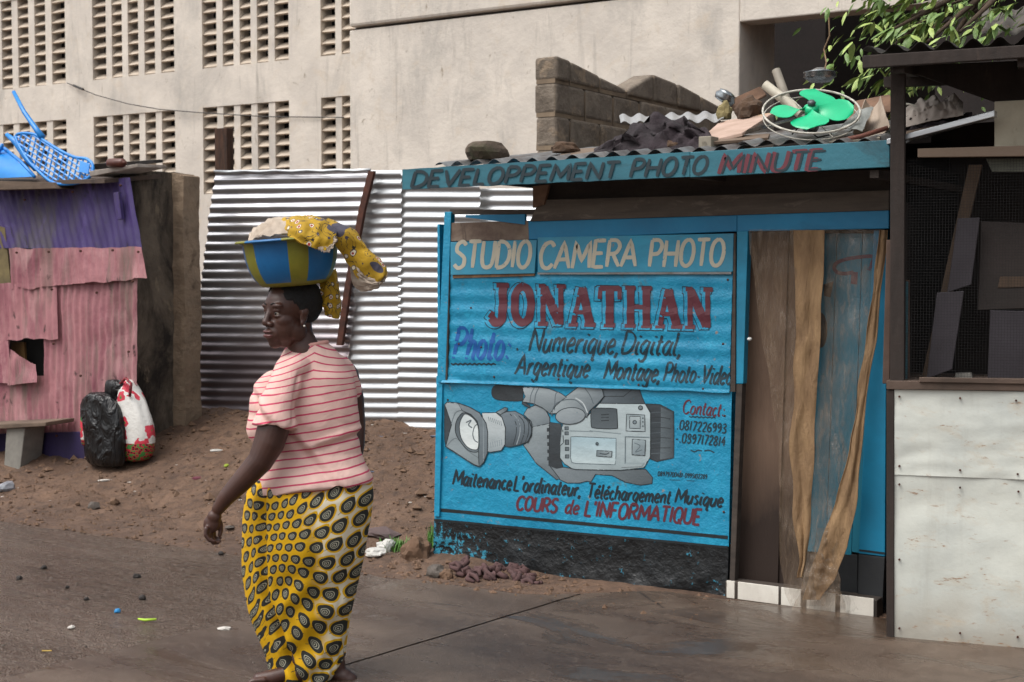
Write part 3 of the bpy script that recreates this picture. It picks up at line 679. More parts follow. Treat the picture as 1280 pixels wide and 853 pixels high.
blackbag = NT('black_bag_plastic'); nn_ = blackbag.noise(12, 5, .6, None, 1.0); blackbag.base(lin('#0b0b0d')); blackbag.rough(blackbag.math('MULTIPLY_ADD', nn_, .3, .22)); blackbag.bump(blackbag.noise(7, 3, .5, blackbag.map((1.5, 1.5, .7)), 1.5), 1, .05)
pb = NT('printed_bag'); s_ = pb.sep(); vv = pb.vor(38, pb.map((1, 1, 1.4)))
pat_ = pb.ramp(vv, [(0, lin('#16100f')), (.28, lin('#1d1110')), (.33, lin('#b3273a')), (.5, lin('#c23a48')), (.55, lin('#3f7d3d'))], 'CONSTANT')
big = pb.noise(9, 2, .5); top_ = pb.ramp(big, [(0, lin('#d8d6d0')), (.55, lin('#c93a4c')), (.68, lin('#3c8a44'))], 'CONSTANT')
pb.base(pb.mix(pb.step(s_[2], .20, .202), pat_, top_)); pb.rough(.4); pb.bump(pb.noise(10), .6, .02)
ctrb = at(160, 560, 1.0)
BG = thing('printed_bag', (ctrb.x, 1.0, at(165, 585, 1.0).z), 'bulging white red and green patterned carrier bag leaning on the mud wall', 'bag')
bagmesh('sack', [(577, 150, 178), (570, 146, 188), (552, 143, 191), (530, 142, 188), (512, 144, 183), (500, 150, 178), (492, 152, 172), (482, 152, 166), (474, 156, 163)], .10, pb.m, BG, 1.0, seed=3)
mb = MB(); mb.tube([at(152, 495, .92), at(150, 480, .92), at(157, 473, .93), at(164, 480, .92), at(162, 496, .92)], .012, 6); mb.build('handle', mat('red_strap', '#a02c38', '#1d1413', 60, .6), BG, smoothf=True)
BK = thing('black_bag', (at(130, 580, .88).x, .88, at(130, 583, .88).z), 'tall crumpled black bag standing against the pink wall', 'bag')
bagmesh('sack', [(584, 112, 152), (575, 107, 156), (550, 104, 156), (525, 104, 152), (505, 106, 148), (495, 110, 140), (490, 116, 134)], .09, blackbag.m, BK, .88, seed=6, fold=.035)
bagmesh('knotted_top', [(504, 132, 158), (490, 132, 156), (480, 133, 154), (474, 134, 152)], .05, blackbag.m, BK, .93, seed=8)
bagmesh('printed_side', [(560, 103, 112), (540, 102, 115), (515, 103, 116), (500, 106, 114)], .05, pb.m, BK, .85, seed=11)

for (px, py) in ((20, 316), (60, 315), (100, 314), (140, 313), (172, 315), (64, 362), (120, 366), (165, 352), (66, 430), (100, 470), (140, 520), (70, 545), (30, 250), (90, 240), (150, 232), (160, 440)):
    p = S(px, py, -.045); mb = MB(); mb.lathe([(0, -.004), (.006, -.003), (.009, .0), (.009, .012)], c=p, n=8, rot=Matrix.Rotation(R(-90), 3, 'X')); mb.build('nail_head', rust, SH)
# ------------------------------------------------------------------ the photo studio kiosk
bluem = mat('turquoise_paint', '#1b90b5', '#1580a6', 2.2, .45, bump=.7, bs=5, bd=.028, rv=.12,
            stains=[('#259dc2', 4, .5, .7, (1, 1, 1)), ('#14708f', 3.5, .62, .82, (1, 1, .6)), ('#8a7f78', 22, .64, .67, (1, 1, 1)), ('#4a6f78', 7, .62, .7, (1, 1, .5)), ('#6d5648', 11, .70, .72, (1, 1, .8))])
bluebeam = mat('blue_beam', '#0b7ba6', '#0a6d96', 3, .55, bump=.3, stains=[('#0a5878', 4, .55, .8, (.3, 1, 1))])
blacktar = NT('black_tar_paint')
n1 = blacktar.noise(6, 6, .65); n2 = blacktar.noise(24, 7, .75); s_ = blacktar.sep()
cc = blacktar.mix(blacktar.step(n1, .45, .7), lin('#0a0d0f'), lin('#191d20'))
left = blacktar.ramp(blacktar.math('ADD', blacktar.math('MULTIPLY', s_[0], 1.1), blacktar.math('MULTIPLY', s_[2], 1.6)), [(.05, (1, 1, 1, 1)), (.75, (0, 0, 0, 1))])
pe = blacktar.math('GREATER_THAN', blacktar.math('ADD', n2, blacktar.math('MULTIPLY', left, .16)), .635)
cc = blacktar.mix(pe, cc, lin('#2b7f98')); blacktar.base(cc); blacktar.rough(.42); blacktar.bump(n1, .9, .03)
brownb = mat('peeling_board', '#5b4a40', '#8b7b6c', 4, .85, bump=.7, stretch=(1, 1, 1), stains=[('#33261f', 6, .5, .7, (1, 1, .4))])
darkwood = mat('dark_damp_wood', '#4a413a', '#362f2a', 4, .85, bump=.7, stretch=(.5, 1, 4), stains=[('#554b43', 6, .6, .8, (.5, 1, 2))])
edgewood = mat('bare_edge_wood', '#8d6b4c', '#5f4634', 12, .85)
K = thing('photo_kiosk', (0, 0, 0), 'turquoise painted photo studio kiosk with hand lettering and a painted camcorder', 'kiosk')
UR = at(1108, 500, 0).x
def hv(u, z):      # low dents of the sheet metal
    return .010*nz(u, z, 3, 2.3)+.0034*nz(u, z, 8, 7)
def low(px, py, lay=0.0):
    p = at(px, py, 0); return Vector((p.x, -hv(p.x, p.z)-lay, p.z))
f = quad([at(543, 650, 0), at(911, 684, 0), at(915, 484, 0), at(546, 470, 0)])
patch('lower_sheet', lambda s, t: (lambda p: Vector((p.x+(.006*nz(0, t*3, 1, 4) if s == 0 else 0), -hv(p.x, p.z), p.z)))(f(s, t)), 80, 40, bluem, K, .0015)
# black base sheet with a crumpled foot
f2 = quad([at(543, 698, 0), at(911, 748, 0), at(911, 683, 0), at(543, 649, 0)])
def base_fn(s, t):
    p = f2(s, t); k = (1-t)
    return Vector((p.x, -.004-hv(p.x, p.z)-k*k*(.018+.03*nz(p.x, p.z, 2, 4)+.012*nz(p.x, p.z, 2, 11)), p.z-.0+k*k*.02*nz(p.x, 0, 4, 5)))
patch('base_sheet', base_fn, 90, 22, blacktar.m, K, .0015)
paintblack = mat('black_paint_line', '#14191c', '#20282c', 20, .5, bump=.2)
mb = MB(); ribbon(mb, dens([(543.5, 637), (910, 672)], 60), 4.2, low, .0016, taper=1); mb.build('painted_line', paintblack, K)
mb = MB(); ribbon(mb, dens([(543.5, 650), (910, 684)], 60), 3.0, low, .007, taper=1); mb.build('painted_line', paintblack, K)
# upper sheet, ribbed and nailed over the lower one
hu = lambda u, z: hv(u, z)*.8+.0026*(1+.7*nz(u, z, 6, 2))*math.sin(z*2*math.pi/.0875)
def up(px, py, lay=0.0):
    p = at(px, py, 0); return Vector((p.x, -.012-hu(p.x, p.z)-lay, p.z))
f3 = quad([at(556, 478, 0), at(913, 491, 0), at(917, 338, 0), at(562, 341, 0)])
def upf(s, t):
    p = f3(s, t)
    c_ = .022*max(0, .08-s)/.08*max(0, .06-t)/.06
    return Vector((p.x, -.012-hu(p.x, p.z)-c_-(.006 if t < .012 else 0), p.z-(.006*nz(p.x, 0, 3, 6) if t == 0 else 0)))
patch('upper_sheet', upf, 80, 90, bluem, K, .0015)
mb = MB(); q = [at(575, 479, -.002), at(912, 492, -.002), at(912, 490, -.002), at(575, 477.5, -.002)]
# name board in two planks
sb = mat('sign_board_blue', '#2e8fae', '#3b7f98', 4, .6, bump=.4, stains=[('#7a7068', 14, .64, .7, (1, 1, 1)), ('#1c6f8c', 4, .5, .8, (.4, 1, 1))])
def sg(px, py, lay=0.0): return at(px, py, -.030-lay)
mb = MB(); mb.slab([sg(563, 344), sg(668, 342), sg(671, 300), sg(563, 303)], (0, .012, 0)); o = mb.build('sign_board', sb, K); bev(o, .002)
mb = MB(); mb.slab([at(566, 348, -.022), at(668, 345, -.022), at(669, 335, -.022), at(566, 338, -.022)], (0, .008, 0)); mb.build('splintered_edge', edgewood, K)
mb = MB(); mb.slab([sg(672, 341), sg(916, 340), sg(917, 292), sg(672, 297)], (0, .012, 0)); o = mb.build('sign_board', sb, K); bev(o, .002)
mb = MB(); mb.slab([sg(672, 343.3, -.002), sg(914, 343, -.002), sg(914, 339, -.002), sg(672, 340, -.002)], (0, .01, 0)); mb.build('sign_batten', mat('grey_paint_edge', '#8a9094', '#6d6a66', 9, .7), K)
# header, posts, boards above
mb = MB(); mb.slab([sg(563, 302, -.01), sg(661, 300, -.01), sg(660, 276, -.01), sg(563, 279, -.01)], (0, .015, 0)); o = mb.build('bare_board', brownb, K); bev(o, .002)
mb = MB(); mb.slab([at(655, 300, -.018), at(921, 289.5, -.018), at(921, 266, -.018), at(655, 276, -.018)], (0, .05, 0)); o = mb.build('header_beam', bluebeam, K); bev(o, .003)
mb = MB(); mb.slab([at(921.3, 289.5, -.02), at(1111, 286, -.02), at(1111, 262, -.02), at(921.3, 266, -.02)], (0, .05, 0)); o = mb.build('header_beam', bluebeam, K); bev(o, .003)
mb = MB(); mb.slab([at(582, 272, -.026), at(656, 281, -.026), at(656, 268, -.026), at(582, 269, -.026)], (0, .02, 0)); mb.build('beam_end', bluebeam, K)
mb = MB(); mb.slab([at(562, 268, -.012), at(680, 268, -.012), at(680, 262, -.012), at(562, 262, -.012)], (0, .05, 0)); mb.build('top_rail', darkwood, K)
mb = MB(); mb.slab([at(662, 277, -.03), at(1111, 263, -.03), at(1111, 238, -.03), at(674, 250, -.03)], (0, .03, 0)); o = mb.build('plank', mat('weathered_plank', '#5d5349', '#463d36', 4, .85, bump=.7, stretch=(.5, 1, 4), stains=[('#7a6f64', 6, .56, .7, (.5, 1, 2)), ('#5a3024', 5, .66, .7, (.6, 1, 1))]), K); bev(o, .003)
mb = MB(); mb.slab([at(674, 250, .03), at(1111, 238, .03), at(1111, 212, .03), at(674, 226, .03)], (0, .03, 0)); o = mb.build('plank', mat('very_dark_wood', '#3f362f', '#2d2622', 5, .9, bump=.7, stretch=(.5, 1, 4)), K)
mb = MB(); mb.slab([at(666, 260, -.04), at(680, 256, -.04), at(686, 231, -.04), at(666, 233, -.04)], (0, .02, 0)); mb.build('cardboard_scrap', mat('wet_cardboard', '#7b5e4a', '#5b4435', 8, .9, bump=.8), K)
mb = MB(); mb.slab([at(546, 478, -.026), at(556.5, 478, -.026), at(564, 265, -.026), at(555.5, 265, -.026)], (0, .04, 0)); o = mb.build('corner_post', bluebeam if False else bluem, K); bev(o, .003)
mb = MB(); mb.slab([at(542.5, 646, -.014), at(549, 646, -.014), at(553, 480, -.014), at(545.5, 480, -.014)], (0, .03, 0)); o = mb.build('corner_strip', bluem, K); bev(o, .002)
mb = MB(); mb.slab([at(556.8, 480, -.024), at(558.6, 480, -.024), at(563.4, 268, -.024), at(562, 268, -.024)], (0, .02, 0)); mb.build('gap_shade_strip', darkwood, K)  # thin dark strip painted in for the shade of a gap
frame_blue = mat('frame_paint', '#1c87aa', '#17718f', 4, .6, stains=[('#6b584c', 10, .62, .7, (1, 1, .5))])
mb = MB(); mb.slab([at(920, 480, -.03), at(929, 480, -.03), at(935, 289, -.03), at(921, 289, -.03)], (0, .05, 0)); bev(mb.build('door_post', frame_blue, K), .003)
mb = MB(); mb.slab([at(911.5, 734, -.028), at(918, 735, -.028), at(928, 480.5, -.028), at(920, 480.5, -.028)], (0, .05, 0)); bev(mb.build('door_post', darkwood, K), .003)
mb = MB(); mb.slab([at(913, 490, -.036), at(919, 490, -.036), at(919.5, 292, -.036), at(917.5, 292, -.036)], (0, .01, 0)); mb.build('dark_strip', darkwood, K)
# side and back walls, floor, roof
uL = at(546, 600, 0).x
zt = 1.96
mb = MB(); mb.box((uL, .012, -.05), (uL+.015, 1.2, zt-.05)); mb.box((uL+.02, 1.2, -.05), (UR+.04, 1.22, zt)); mb.build('side_wall', bluem, K); mb = MB(); mb.box((UR+.01, .06, -.05), (UR+.03, 1.19, zt+.2)); mb.build('right_wall', dark, K)
mb = MB(); mb.box((at(680, 250, 0).x, 1.05, 1.6), (UR-.01, 1.08, 2.33)); mb.build('back_board', dark, K)
mb = MB(); mb.box((uL+.05, .05, -.02), (UR-.01, 1.19, .02)); mb.build('floor', dark, K)
roofm = mat('old_galvanised', '#8f9496', '#6a6562', 6, .45, metal=.6, bump=.3, stains=[('#4b3830', 4, .52, .7, (1, .4, 1))])
rl = at(545, 200, -.33); rr = at(1120, 176, -.33)
RF = corr('roof_sheet', [(rl.x, -.34, rl.z-.03), (rr.x-.7, -.34, (rl.z+rr.z)/2-.005), (rr.x-.7, 1.35, 2.47), (rl.x, 1.35, 2.42)], .078*1.5, .014, roofm, K, 's', .0012, .006, 2, rag=.01)
RF2 = corr('roof_sheet', [(rr.x-.75, -.35, (rl.z+rr.z)/2+.008), (rr.x+.12, -.35, rr.z-.004), (rr.x+.12, 1.35, 2.50), (rr.x-.75, 1.35, 2.49)], .078*1.5, .014, roofm, K, 's', .0012, .006, 5, rag=.01)
fas = mat('fascia_blue', '#265a68', '#32707f', 3, .7, bump=.5, stretch=(.5, 1, 2), stains=[('#2b3a40', 4, .58, .75, (.5, 1, 1)), ('#6b4a35', 12, .71, .76, (1, 1, 1))])
VF = -.36
def fa(px, py, lay=0.0): return at(px, py, VF-lay)
fp = quad([fa(503, 237), fa(862, 221), fa(862, 190), fa(503, 212)])
o = patch('fascia_board', lambda s, t: fp(s, t)+Vector((0, 0, .004*nz(s*20, t, 1)*(t in (0, 1)))), 60, 4, fas, K, -.0, smoothf=False); k = o.modifiers.new('t', 'SOLIDIFY'); k.thickness = .022; k.offset = -1
mb = MB(); mb.slab([fa(862.5, 222, .004), fa(1112, 209, .004), fa(1112, 175, .004), fa(862.5, 190.5, .004)], (0, .022, 0)); bev(mb.build('fascia_board', fas, K), .003)
for px in (530, 700, 860, 1090):
    p = fa(px, 222); mb = MB(); mb.box((p.x-.02, VF+.03, p.z-.0), (p.x+.02, 1.3, p.z+.035)); mb.build('rafter', darkwood, K)
# ---- lettering
def paint(name, c1, wear=.55, rough=.55):
    m = NT(name); n_ = m.noise(20, 7, .75); n2_ = m.noise(5, 4, .6)
    m.base(m.mix(m.step(n2_, .35, .7), lin(c1), tuple(min(1, a*1.25) for a in lin(c1)[:3])+(1,))); m.rough(rough)
    fac = m.step(n_, wear, wear-.03) if wear < 1 else 1
    k = m.ramp(n_, [(max(0, wear-.02), (1, 1, 1, 1)), (min(1, wear+.01), (0, 0, 0, 1))]); m.alpha(k); return m.m
pk = paint('black_lettering', '#12232c', .66); pk2 = paint('faded_black_lettering', '#1b323c', .62)
cream = paint('cream_lettering', '#a8a291', .64); redp = paint('dark_red_lettering', '#54222d', .74); redf = paint('faded_red_lettering', '#582530', .64)
bluep = paint('blue_lettering', '#064c8e', .78); fask = paint('fascia_black_lettering', '#16282f', .66); bl = paint('turquoise_shadow', '#1f9cc0', .9)
def txt(name, m, proj, items, lay, nib=None, parent=None):
    for it in items:
        mb = MB(); write(mb, it[0], it[1], it[2], it[3], it[4], proj, it[5] if len(it) > 5 else .2, lay, nib); mb.build(name, m, parent or K)
txt('fascia_lettering', fask, fa, [('DEVELOPPEMENT', (512, 235), (772, 222), 20, 4.2, .28), ('PHOTO', (786, 222), (884, 217), 22, 4.2, .28)], .0055)
txt('fascia_lettering', paint('fascia_red_lettering', '#5c2630', .64), fa, [('MINUTE', (897, 218), (1026, 211), 24, 5.4, .25)], .0058)
txt('fascia_lettering', fask, fa, [('MINUTE', (901, 218), (1030, 211), 23, 3.0, .25)], .0064)
txt('sign_lettering', cream, sg, [('STUDIO', (566, 336), (664, 334), 33, 4.8, .12), ('CAMERA', (673, 336), (797, 333), 33, 4.8, .12), ('PHOTO', (810, 334), (906, 332), 33, 4.8, .12)], .0012)
NIB = (math.cos(.9), math.sin(.9))
mb = MB(); slabword(mb, 'JONATHAN', (610, 405), (895, 411), 50, 10.5, up, .0012, grow=4.2, off=(-3.2, 1.2)); mb.build('name_shadow', paint('black_outline', '#12232c', .8), K)
mb = MB(); slabword(mb, 'JONATHAN', (610, 405), (895, 411), 50, 10.5, up, .0026, grow=2.0, off=(-3.2, 1.2)); mb.build('name_gap', bluem, K)
mb = MB(); slabword(mb, 'JONATHAN', (610, 405), (895, 411), 50, 10.5, up, .0040); mb.build('name_lettering', redp, K)
txt('script_lettering', bluep, up, [('Photo:', (567, 448), (640, 450), 38, 4.8, .18)], .0012, NIB)
txt('script_lettering', pk2, up, [('.', (646, 438), (652, 438), 22, 3.2, .2), ('Numerique,', (662, 439), (776, 443), 29, 3.3, .25), ('Digital,', (777, 442), (854, 445), 28, 3.3, .25),
    ('Argentique', (646, 468), (738, 472), 25, 3.2, .25), ('Montage,', (756, 473), (828, 477), 24, 3.2, .25), ('Photo-Video', (830, 476), (916, 481), 23, 3.0, .25)], .0012, NIB)
mb = MB(); ribbon(mb, [(565+i*3, 455+(.9 if i % 2 else -.6)) for i in range(20)], 2.2, up, .0015); mb.build('underline', pk, K)
txt('script_lettering', redf, low, [('Contact:', (852, 517), (906, 521), 17, 2.2, .22)], .0012, NIB)
txt('script_lettering', pk2, low, [('.0817226993', (845, 537), (908, 542), 11.5, 1.9, .15), ('-.0897172814', (843, 553), (907, 558), 11.5, 1.9, .15), ('08979700481-0995102289', (822, 595), (884, 599), 5.5, 1.0, .15)], .0012)
mb = MB(); ribbon(mb, [(861+i*2.6, 521+i*.1+(.6 if i % 2 else -.5)) for i in range(14)], 1.5, low, .0015)
ribbon(mb, crom([(863, 563), (868, 565), (872, 563), (877, 564)]), 1.4, low, .0015); ribbon(mb, crom([(880, 564), (886, 563), (893, 566)]), 1.4, low, .0015)
ribbon(mb, [(837, 600), (850, 600.5)], .9, low, .0015); ribbon(mb, [(858, 601), (868, 601.5)], .9, low, .0015); mb.build('underline', pk2, K)
txt('script_lettering', pk, low, [('Maitenance', (565, 606), (640, 613), 18.5, 3.1, .22), ("L'ordinateur,", (642, 613), (727, 621), 18.5, 3.1, .2), ('Téléchargement', (733, 622), (838, 630), 17.5, 2.9, .2), ('Musique', (843, 628), (904, 634), 17.5, 3.1, .25)], .0012, NIB)
txt('script_lettering', redf, low, [('COURS', (645, 637), (697, 641), 17, 3.3, .2), ('de', (706, 641), (724, 643), 17, 2.8, .2), ("L'INFORMATIQUE", (730, 645), (876, 656), 19, 3.4, .2)], .0012)
# ---- the painted camcorder: flat shapes of paint, in the order they were brushed on
pm = NT('camcorder_paint'); at_ = pm.n('ShaderNodeVertexColor'); at_.layer_name = 'Col'
n_ = pm.noise(9, 7, .7, pm.map((.6, 1, 2))); nw_ = pm.noise(30, 6, .75)
cc = pm.mix(pm.math('MULTIPLY', pm.step(n_, .4, .7), .25), at_.outputs[0], lin('#4f5c62'), 'MIX'); pm.base(cc); pm.rough(.55); pm.bump(pm.noise(9, 6, .7), .45, .012)
pm.alpha(pm.ramp(nw_, [(.68, (1, 1, 1, 1)), (.70, (0, 0, 0, 1))]))
class Paint:
    def __init__(s): s.v = []; s.f = []; s.c = []; s.lay = .0012
    def poly(s, P, ca, cb=None, ang=90, out='#1c2428', w=1.0):
        cb = cb or ca; ca, cb = lin(ca), lin(cb); s.lay += .00012
        bm = bmesh.new(); vs = [bm.verts.new((x, y, 0)) for x, y in P]; bm.faces.new(vs)
        bmesh.ops.triangulate(bm, faces=bm.faces[:])
        for _ in range(5):
            es = [e for e in bm.edges if e.calc_length() > 7]
            if not es: break
            bmesh.ops.subdivide_edges(bm, edges=es, cuts=1); bmesh.ops.triangulate(bm, faces=bm.faces[:])
        dx, dy = math.cos(R(ang)), math.sin(R(ang)); pr = [v.co.x*dx+v.co.y*dy for v in bm.verts]; lo_, hi_ = min(pr), max(pr)+1e-6
        k = len(s.v); bm.verts.index_update()
        for v, q in zip(bm.verts, pr):
            s.v.append(low(v.co.x, v.co.y, s.lay)); t = (q-lo_)/(hi_-lo_); s.c.append([ca[i]*(1-t)+cb[i]*t for i in range(3)]+[1])
        s.f += [tuple(k+v.index for v in f.verts) for f in bm.faces]; bm.free()
        if out: s.line(P+[P[0]], out, w, False)
    def line(s, P, c, w=1.0, sm=True):
        mb = MB(); P = crom(P) if sm else P
        Q = []
        for a, b in zip(P, P[1:]):
            n = max(1, int(math.hypot(b[0]-a[0], b[1]-a[1])/6))
            for j in range(n): Q.append((a[0]+(b[0]-a[0])*j/n, a[1]+(b[1]-a[1])*j/n))
        Q.append(P[-1]); ribbon(mb, Q, w, low, s.lay+.00006); k = len(s.v)
        s.v += mb.v; s.f += [tuple(i+k for i in f) for f in mb.f]; s.c += [list(lin(c))]*len(mb.v)
A3 = lambda *P: [(540+x/5.33, 460+y/5.33) for x, y in P]
A4 = lambda *P: [(720+x/5.33, 460+y/5.33) for x, y in P]
def ellp(cx, cy, a, b, rot=0, n=26):
    return [(cx+a*math.cos(t)*math.cos(rot)-b*math.sin(t)*math.sin(rot), cy+a*math.cos(t)*math.sin(rot)+b*math.sin(t)*math.cos(rot)) for t in [2*math.pi*i/n for i in range(n)]]
pa = Paint()
pa.poly(crom(A3((400, 165), (412, 128), (445, 112), (520, 110), (600, 113), (612, 130), (612, 200), (600, 218), (520, 220), (450, 214), (412, 198), (400, 165)), 3)[:-1], '#1b2024', '#2f3438', 90)
pa.poly(A3((780, 650), (870, 662), (930, 672), (960, 680))+A4((0, 680), (300, 682), (465, 675), (510, 730), (506, 772), (430, 782), (330, 762), (240, 717), (130, 710), (100, 760), (72, 756))+A3((980, 768), (900, 768), (850, 745)), '#7c868b', '#4d565b', 60)
pa.poly(A4((150, 95), (390, 90), (425, 140), (440, 190), (462, 242), (160, 237), (190, 190), (320, 190), (370, 150), (375, 122), (150, 122)), '#59636a', '#3a4349', 0)
pa.poly(A4((462, 240), (560, 245), (648, 292), (650, 600), (540, 624), (480, 600)), '#2b3136', '#3a4146', 0)
pa.poly(A4((565, 262), (640, 297), (642, 596), (560, 612)), '#5a6469', '#3c454a', 0, None)
for i in range(9): pa.line(A4((500, 300+i*34), (560, 296+i*34), (630, 310+i*32)), '#20262a' if i % 2 else '#4b555b', .9)
pa.poly(A3((640, 270), (700, 245), (760, 280), (785, 330), (790, 380), (700, 400), (665, 395), (650, 345), (615, 310)), '#98a2a6', '#626d73', 60)
pa.poly(A3((670, 395), (785, 370), (782, 650), (850, 738), (830, 745), (720, 655), (700, 640), (610, 515), (640, 490), (668, 450)), '#96a1a5', '#59646a', 90)
pa.poly(A3((785, 362), (862, 375), (872, 500), (852, 520), (850, 600), (872, 662), (830, 670), (778, 650)), '#3a4045', '#24292d', 90)
for i in range(5): pa.poly(A3((768, 400+i*48), (782, 400+i*48), (782, 425+i*48), (768, 425+i*48)), '#2b3034', None, 0, None)
pa.poly(A3((872, 375), (960, 360))+A4((0, 350), (75, 325), (160, 236), (462, 240), (497, 300), (497, 590), (455, 665), (300, 682), (0, 678))+A3((930, 672), (880, 640), (850, 600), (852, 520), (875, 500)), '#b5c3c6', '#97a5a8', 90)
pa.poly(A3((925, 460))+A4((0, 458), (268, 470), (268, 590), (262, 645), (0, 638))+A3((930, 632), (920, 600)), '#a3bdc6', '#b7c6c8', 90, '#56646a')
pa.line(A3((915, 420), (1066, 425))+A4((100, 420), (300, 440)), '#7b898d', 1.2)
for y in (392, 425, 480, 530, 580): pa.poly(A3((886, y), (910, y), (910, y+(22 if y != 480 else 32)), (886, y+(22 if y != 480 else 32))), '#4b555a', '#6d787d', 0)
pa.poly(crom(A4((118, 270), (200, 268), (268, 272), (277, 290), (279, 390), (268, 404), (190, 406), (120, 400), (103, 385), (102, 290), (118, 270)), 3)[:-1], '#454e53', '#586166', 90)
for y in (312, 332, 352): pa.line(A4((170, y), (222, y-2)), '#22282b', 1.5, False)
pa.poly(ellp(*A4((432, 266))[0], 2.6, 2.6), '#7b878b', '#5d686d', 90)
pa.poly(A4((340, 308), (460, 314), (462, 425), (336, 420)), '#8f9da1', '#a4b1b4', 90)
pa.poly(A4((362, 322), (430, 324), (430, 405), (360, 402)), '#a9b6b9', '#93a0a4', 90)
pa.poly(ellp(*A4((394, 362))[0], 2.2, 2.2), '#75838a', None)
for y in (335, 360, 388): pa.poly(ellp(*A4((448, y))[0], 1.0, 1.0, 0, 8), '#39434a', None, 0, None)
pa.line(A4((330, 655), (330, 458), (492, 462)), '#5c6a70', 1.0, False)
pa.poly(A4((378, 475), (466, 482), (462, 584), (376, 578)), '#97a5a9', '#717e84', 60)
pa.line(A4((392, 500), (430, 520), (400, 560), (445, 545)), '#59666c', 1.0)
pa.poly(A4((140, 550), (243, 556), (240, 594), (138, 588)), '#6d7a7f', '#8d999c', 0)
pa.line(A4((160, 570), (200, 575), (225, 565)), '#353f45', 1.4)
pa.poly(ellp(*A4((142, 506))[0], 1.6, 1.6), '#5d6a70', None)
pa.poly(A4((340, 630), (460, 632), (440, 655), (300, 662)), '#8b999d', '#a4b1b4', 90, None)
pa.poly(A3((785, 305), (850, 215), (895, 190), (975, 130), (1035, 76))+A4((65, 70), (125, 105), (180, 145), (190, 190), (150, 237), (95, 285), (75, 330), (30, 300))+A3((940, 300)), '#a0abae', '#656f75', 40)
pa.line(A4((20, 110), (70, 86), (120, 118)), '#4b555b', 1.2); pa.line(A4((0, 200), (50, 235), (80, 300)), '#c2cbcd', 1.4); pa.line(A4((30, 90), (95, 180), (120, 240)), '#515c62', 1.0)
pa.poly(A3((612, 130), (720, 128), (790, 140), (862, 168), (900, 195), (870, 215), (830, 250), (790, 305), (740, 265), (680, 237), (610, 225), (630, 190)), '#a3adb1', '#6c777c', 80)
for x in (690, 720, 850): pa.line(A3((x, 130+max(0, x-790)*.5), (x-22, 180), (x-30, 236+(x-690)*.3)), '#56626a', 1.0)
pa.poly(A3((610, 222), (640, 238), (662, 252), (656, 264), (625, 250), (608, 238)), '#3b4449', None)
pa.poly(ellp(*A3((925, 320))[0], 18.6, 10.4, -.08), '#9aa4a8', '#7c868b', 90)
pa.line(A3((800, 320), (820, 250), (880, 215), (960, 215), (1020, 270)), '#58636a', 1.1)
pa.poly(A3((455, 310), (500, 292), (560, 288), (610, 315), (650, 350), (668, 400), (665, 450), (640, 492), (590, 512), (520, 526), (490, 520), (495, 400), (470, 330)), '#76828a', '#3f4950', 90)
for k in (0, 28, 62, 96, 118): pa.line(A3((520+k, 300+k*.28), (560+k*.9, 360), (566+k*.85, 430), (545+k*.8, 515-k*.12)), '#2a3338' if k != 28 else '#909ba0', 1.1)
pa.poly(A3((430, 295), (490, 263), (510, 268), (500, 287), (460, 312)), '#8b969b', '#5b666c', 0)
pa.poly(A3((335, 300), (430, 298), (470, 330), (493, 400), (491, 510), (465, 550), (390, 562), (360, 555), (355, 420)), '#c3ccce', '#8b969a', 90)
for i in range(7): pa.line(A3((378+i*14, 325+i*5), (384+i*14, 355+i*5)), '#6a767b', 1.0); pa.line(A3((376+i*15, 500-i*4), (380+i*15, 535-i*3)), '#7a868b', 1.0)
pa.poly(A3((88, 245), (105, 228), (180, 235), (255, 262), (320, 300), (362, 370), (372, 430), (370, 570), (345, 630), (315, 658), (280, 645), (90, 525), (130, 375)), '#9ba6aa', '#7c888c', 60, '#22282c', 1.4)
pa.poly(A3((88, 246), (133, 377), (91, 523), (86, 480)), '#2b3035', '#42494e', 90)
pa.poly(A3((180, 235), (255, 262), (320, 300), (362, 370), (373, 430), (370, 570), (345, 630), (315, 658), (312, 600), (315, 420), (303, 355), (262, 310), (205, 285)), '#7b868c', '#5a656b', 90)
pa.line(A3((130, 376), (160, 300), (205, 282)), '#606b70', 1.0); pa.line(A3((95, 524), (160, 470), (230, 545), (312, 600)), '#6c777c', 1.0)
pa.line(A3((342, 330), (345, 450), (345, 625)), '#828d92', 1.3)
pa.poly(crom(A3((215, 298), (265, 318), (303, 360), (314, 420), (314, 540), (290, 562), (240, 548), (188, 492), (158, 430), (162, 365), (185, 322), (215, 298)), 3)[:-1], '#4d585e', '#6a757a', 60)
pa.poly(crom(A3((222, 308), (270, 330), (302, 372), (312, 430), (311, 530), (285, 546), (240, 530), (202, 484), (186, 430), (188, 365), (222, 308)), 3)[:-1], '#c7d2d3', '#e0e6e4', 60)
pa.line(A3((311, 372), (285, 392), (273, 440), (284, 480), (309, 497)), '#4b565c', 1.2)
pa.line(A3((228, 365), (262, 350), (245, 380), (268, 400)), '#59646a', 1.6)
o = obj('camcorder_painting', pa.v, pa.f, pm.m, K)
ca = o.data.color_attributes.new('Col', 'FLOAT_COLOR', 'POINT')
for i, c_ in enumerate(pa.c): ca.data[i].color = c_
# screws and dents in the sheets
mb = MB()
for (px, py, ff) in [(603, 434, up), (561, 345, up), (575, 430, up), (590, 385, up), (911, 350, up), (790, 381, up), (905, 430, up), (560, 500, low), (548, 560, low), (547, 620, low), (905, 640, low), (906, 520, low), (620, 471, up), (700, 474, up), (800, 481, up), (880, 486, up)]:
    p = ff(px, py, .001); mb.lathe([(0, -.004), (.004, -.003), (.0065, 0), (.0065, .003)], c=p, n=8, rot=Matrix.Rotation(R(-90), 3, 'X'))
mb.build('nail_head', rust, K)
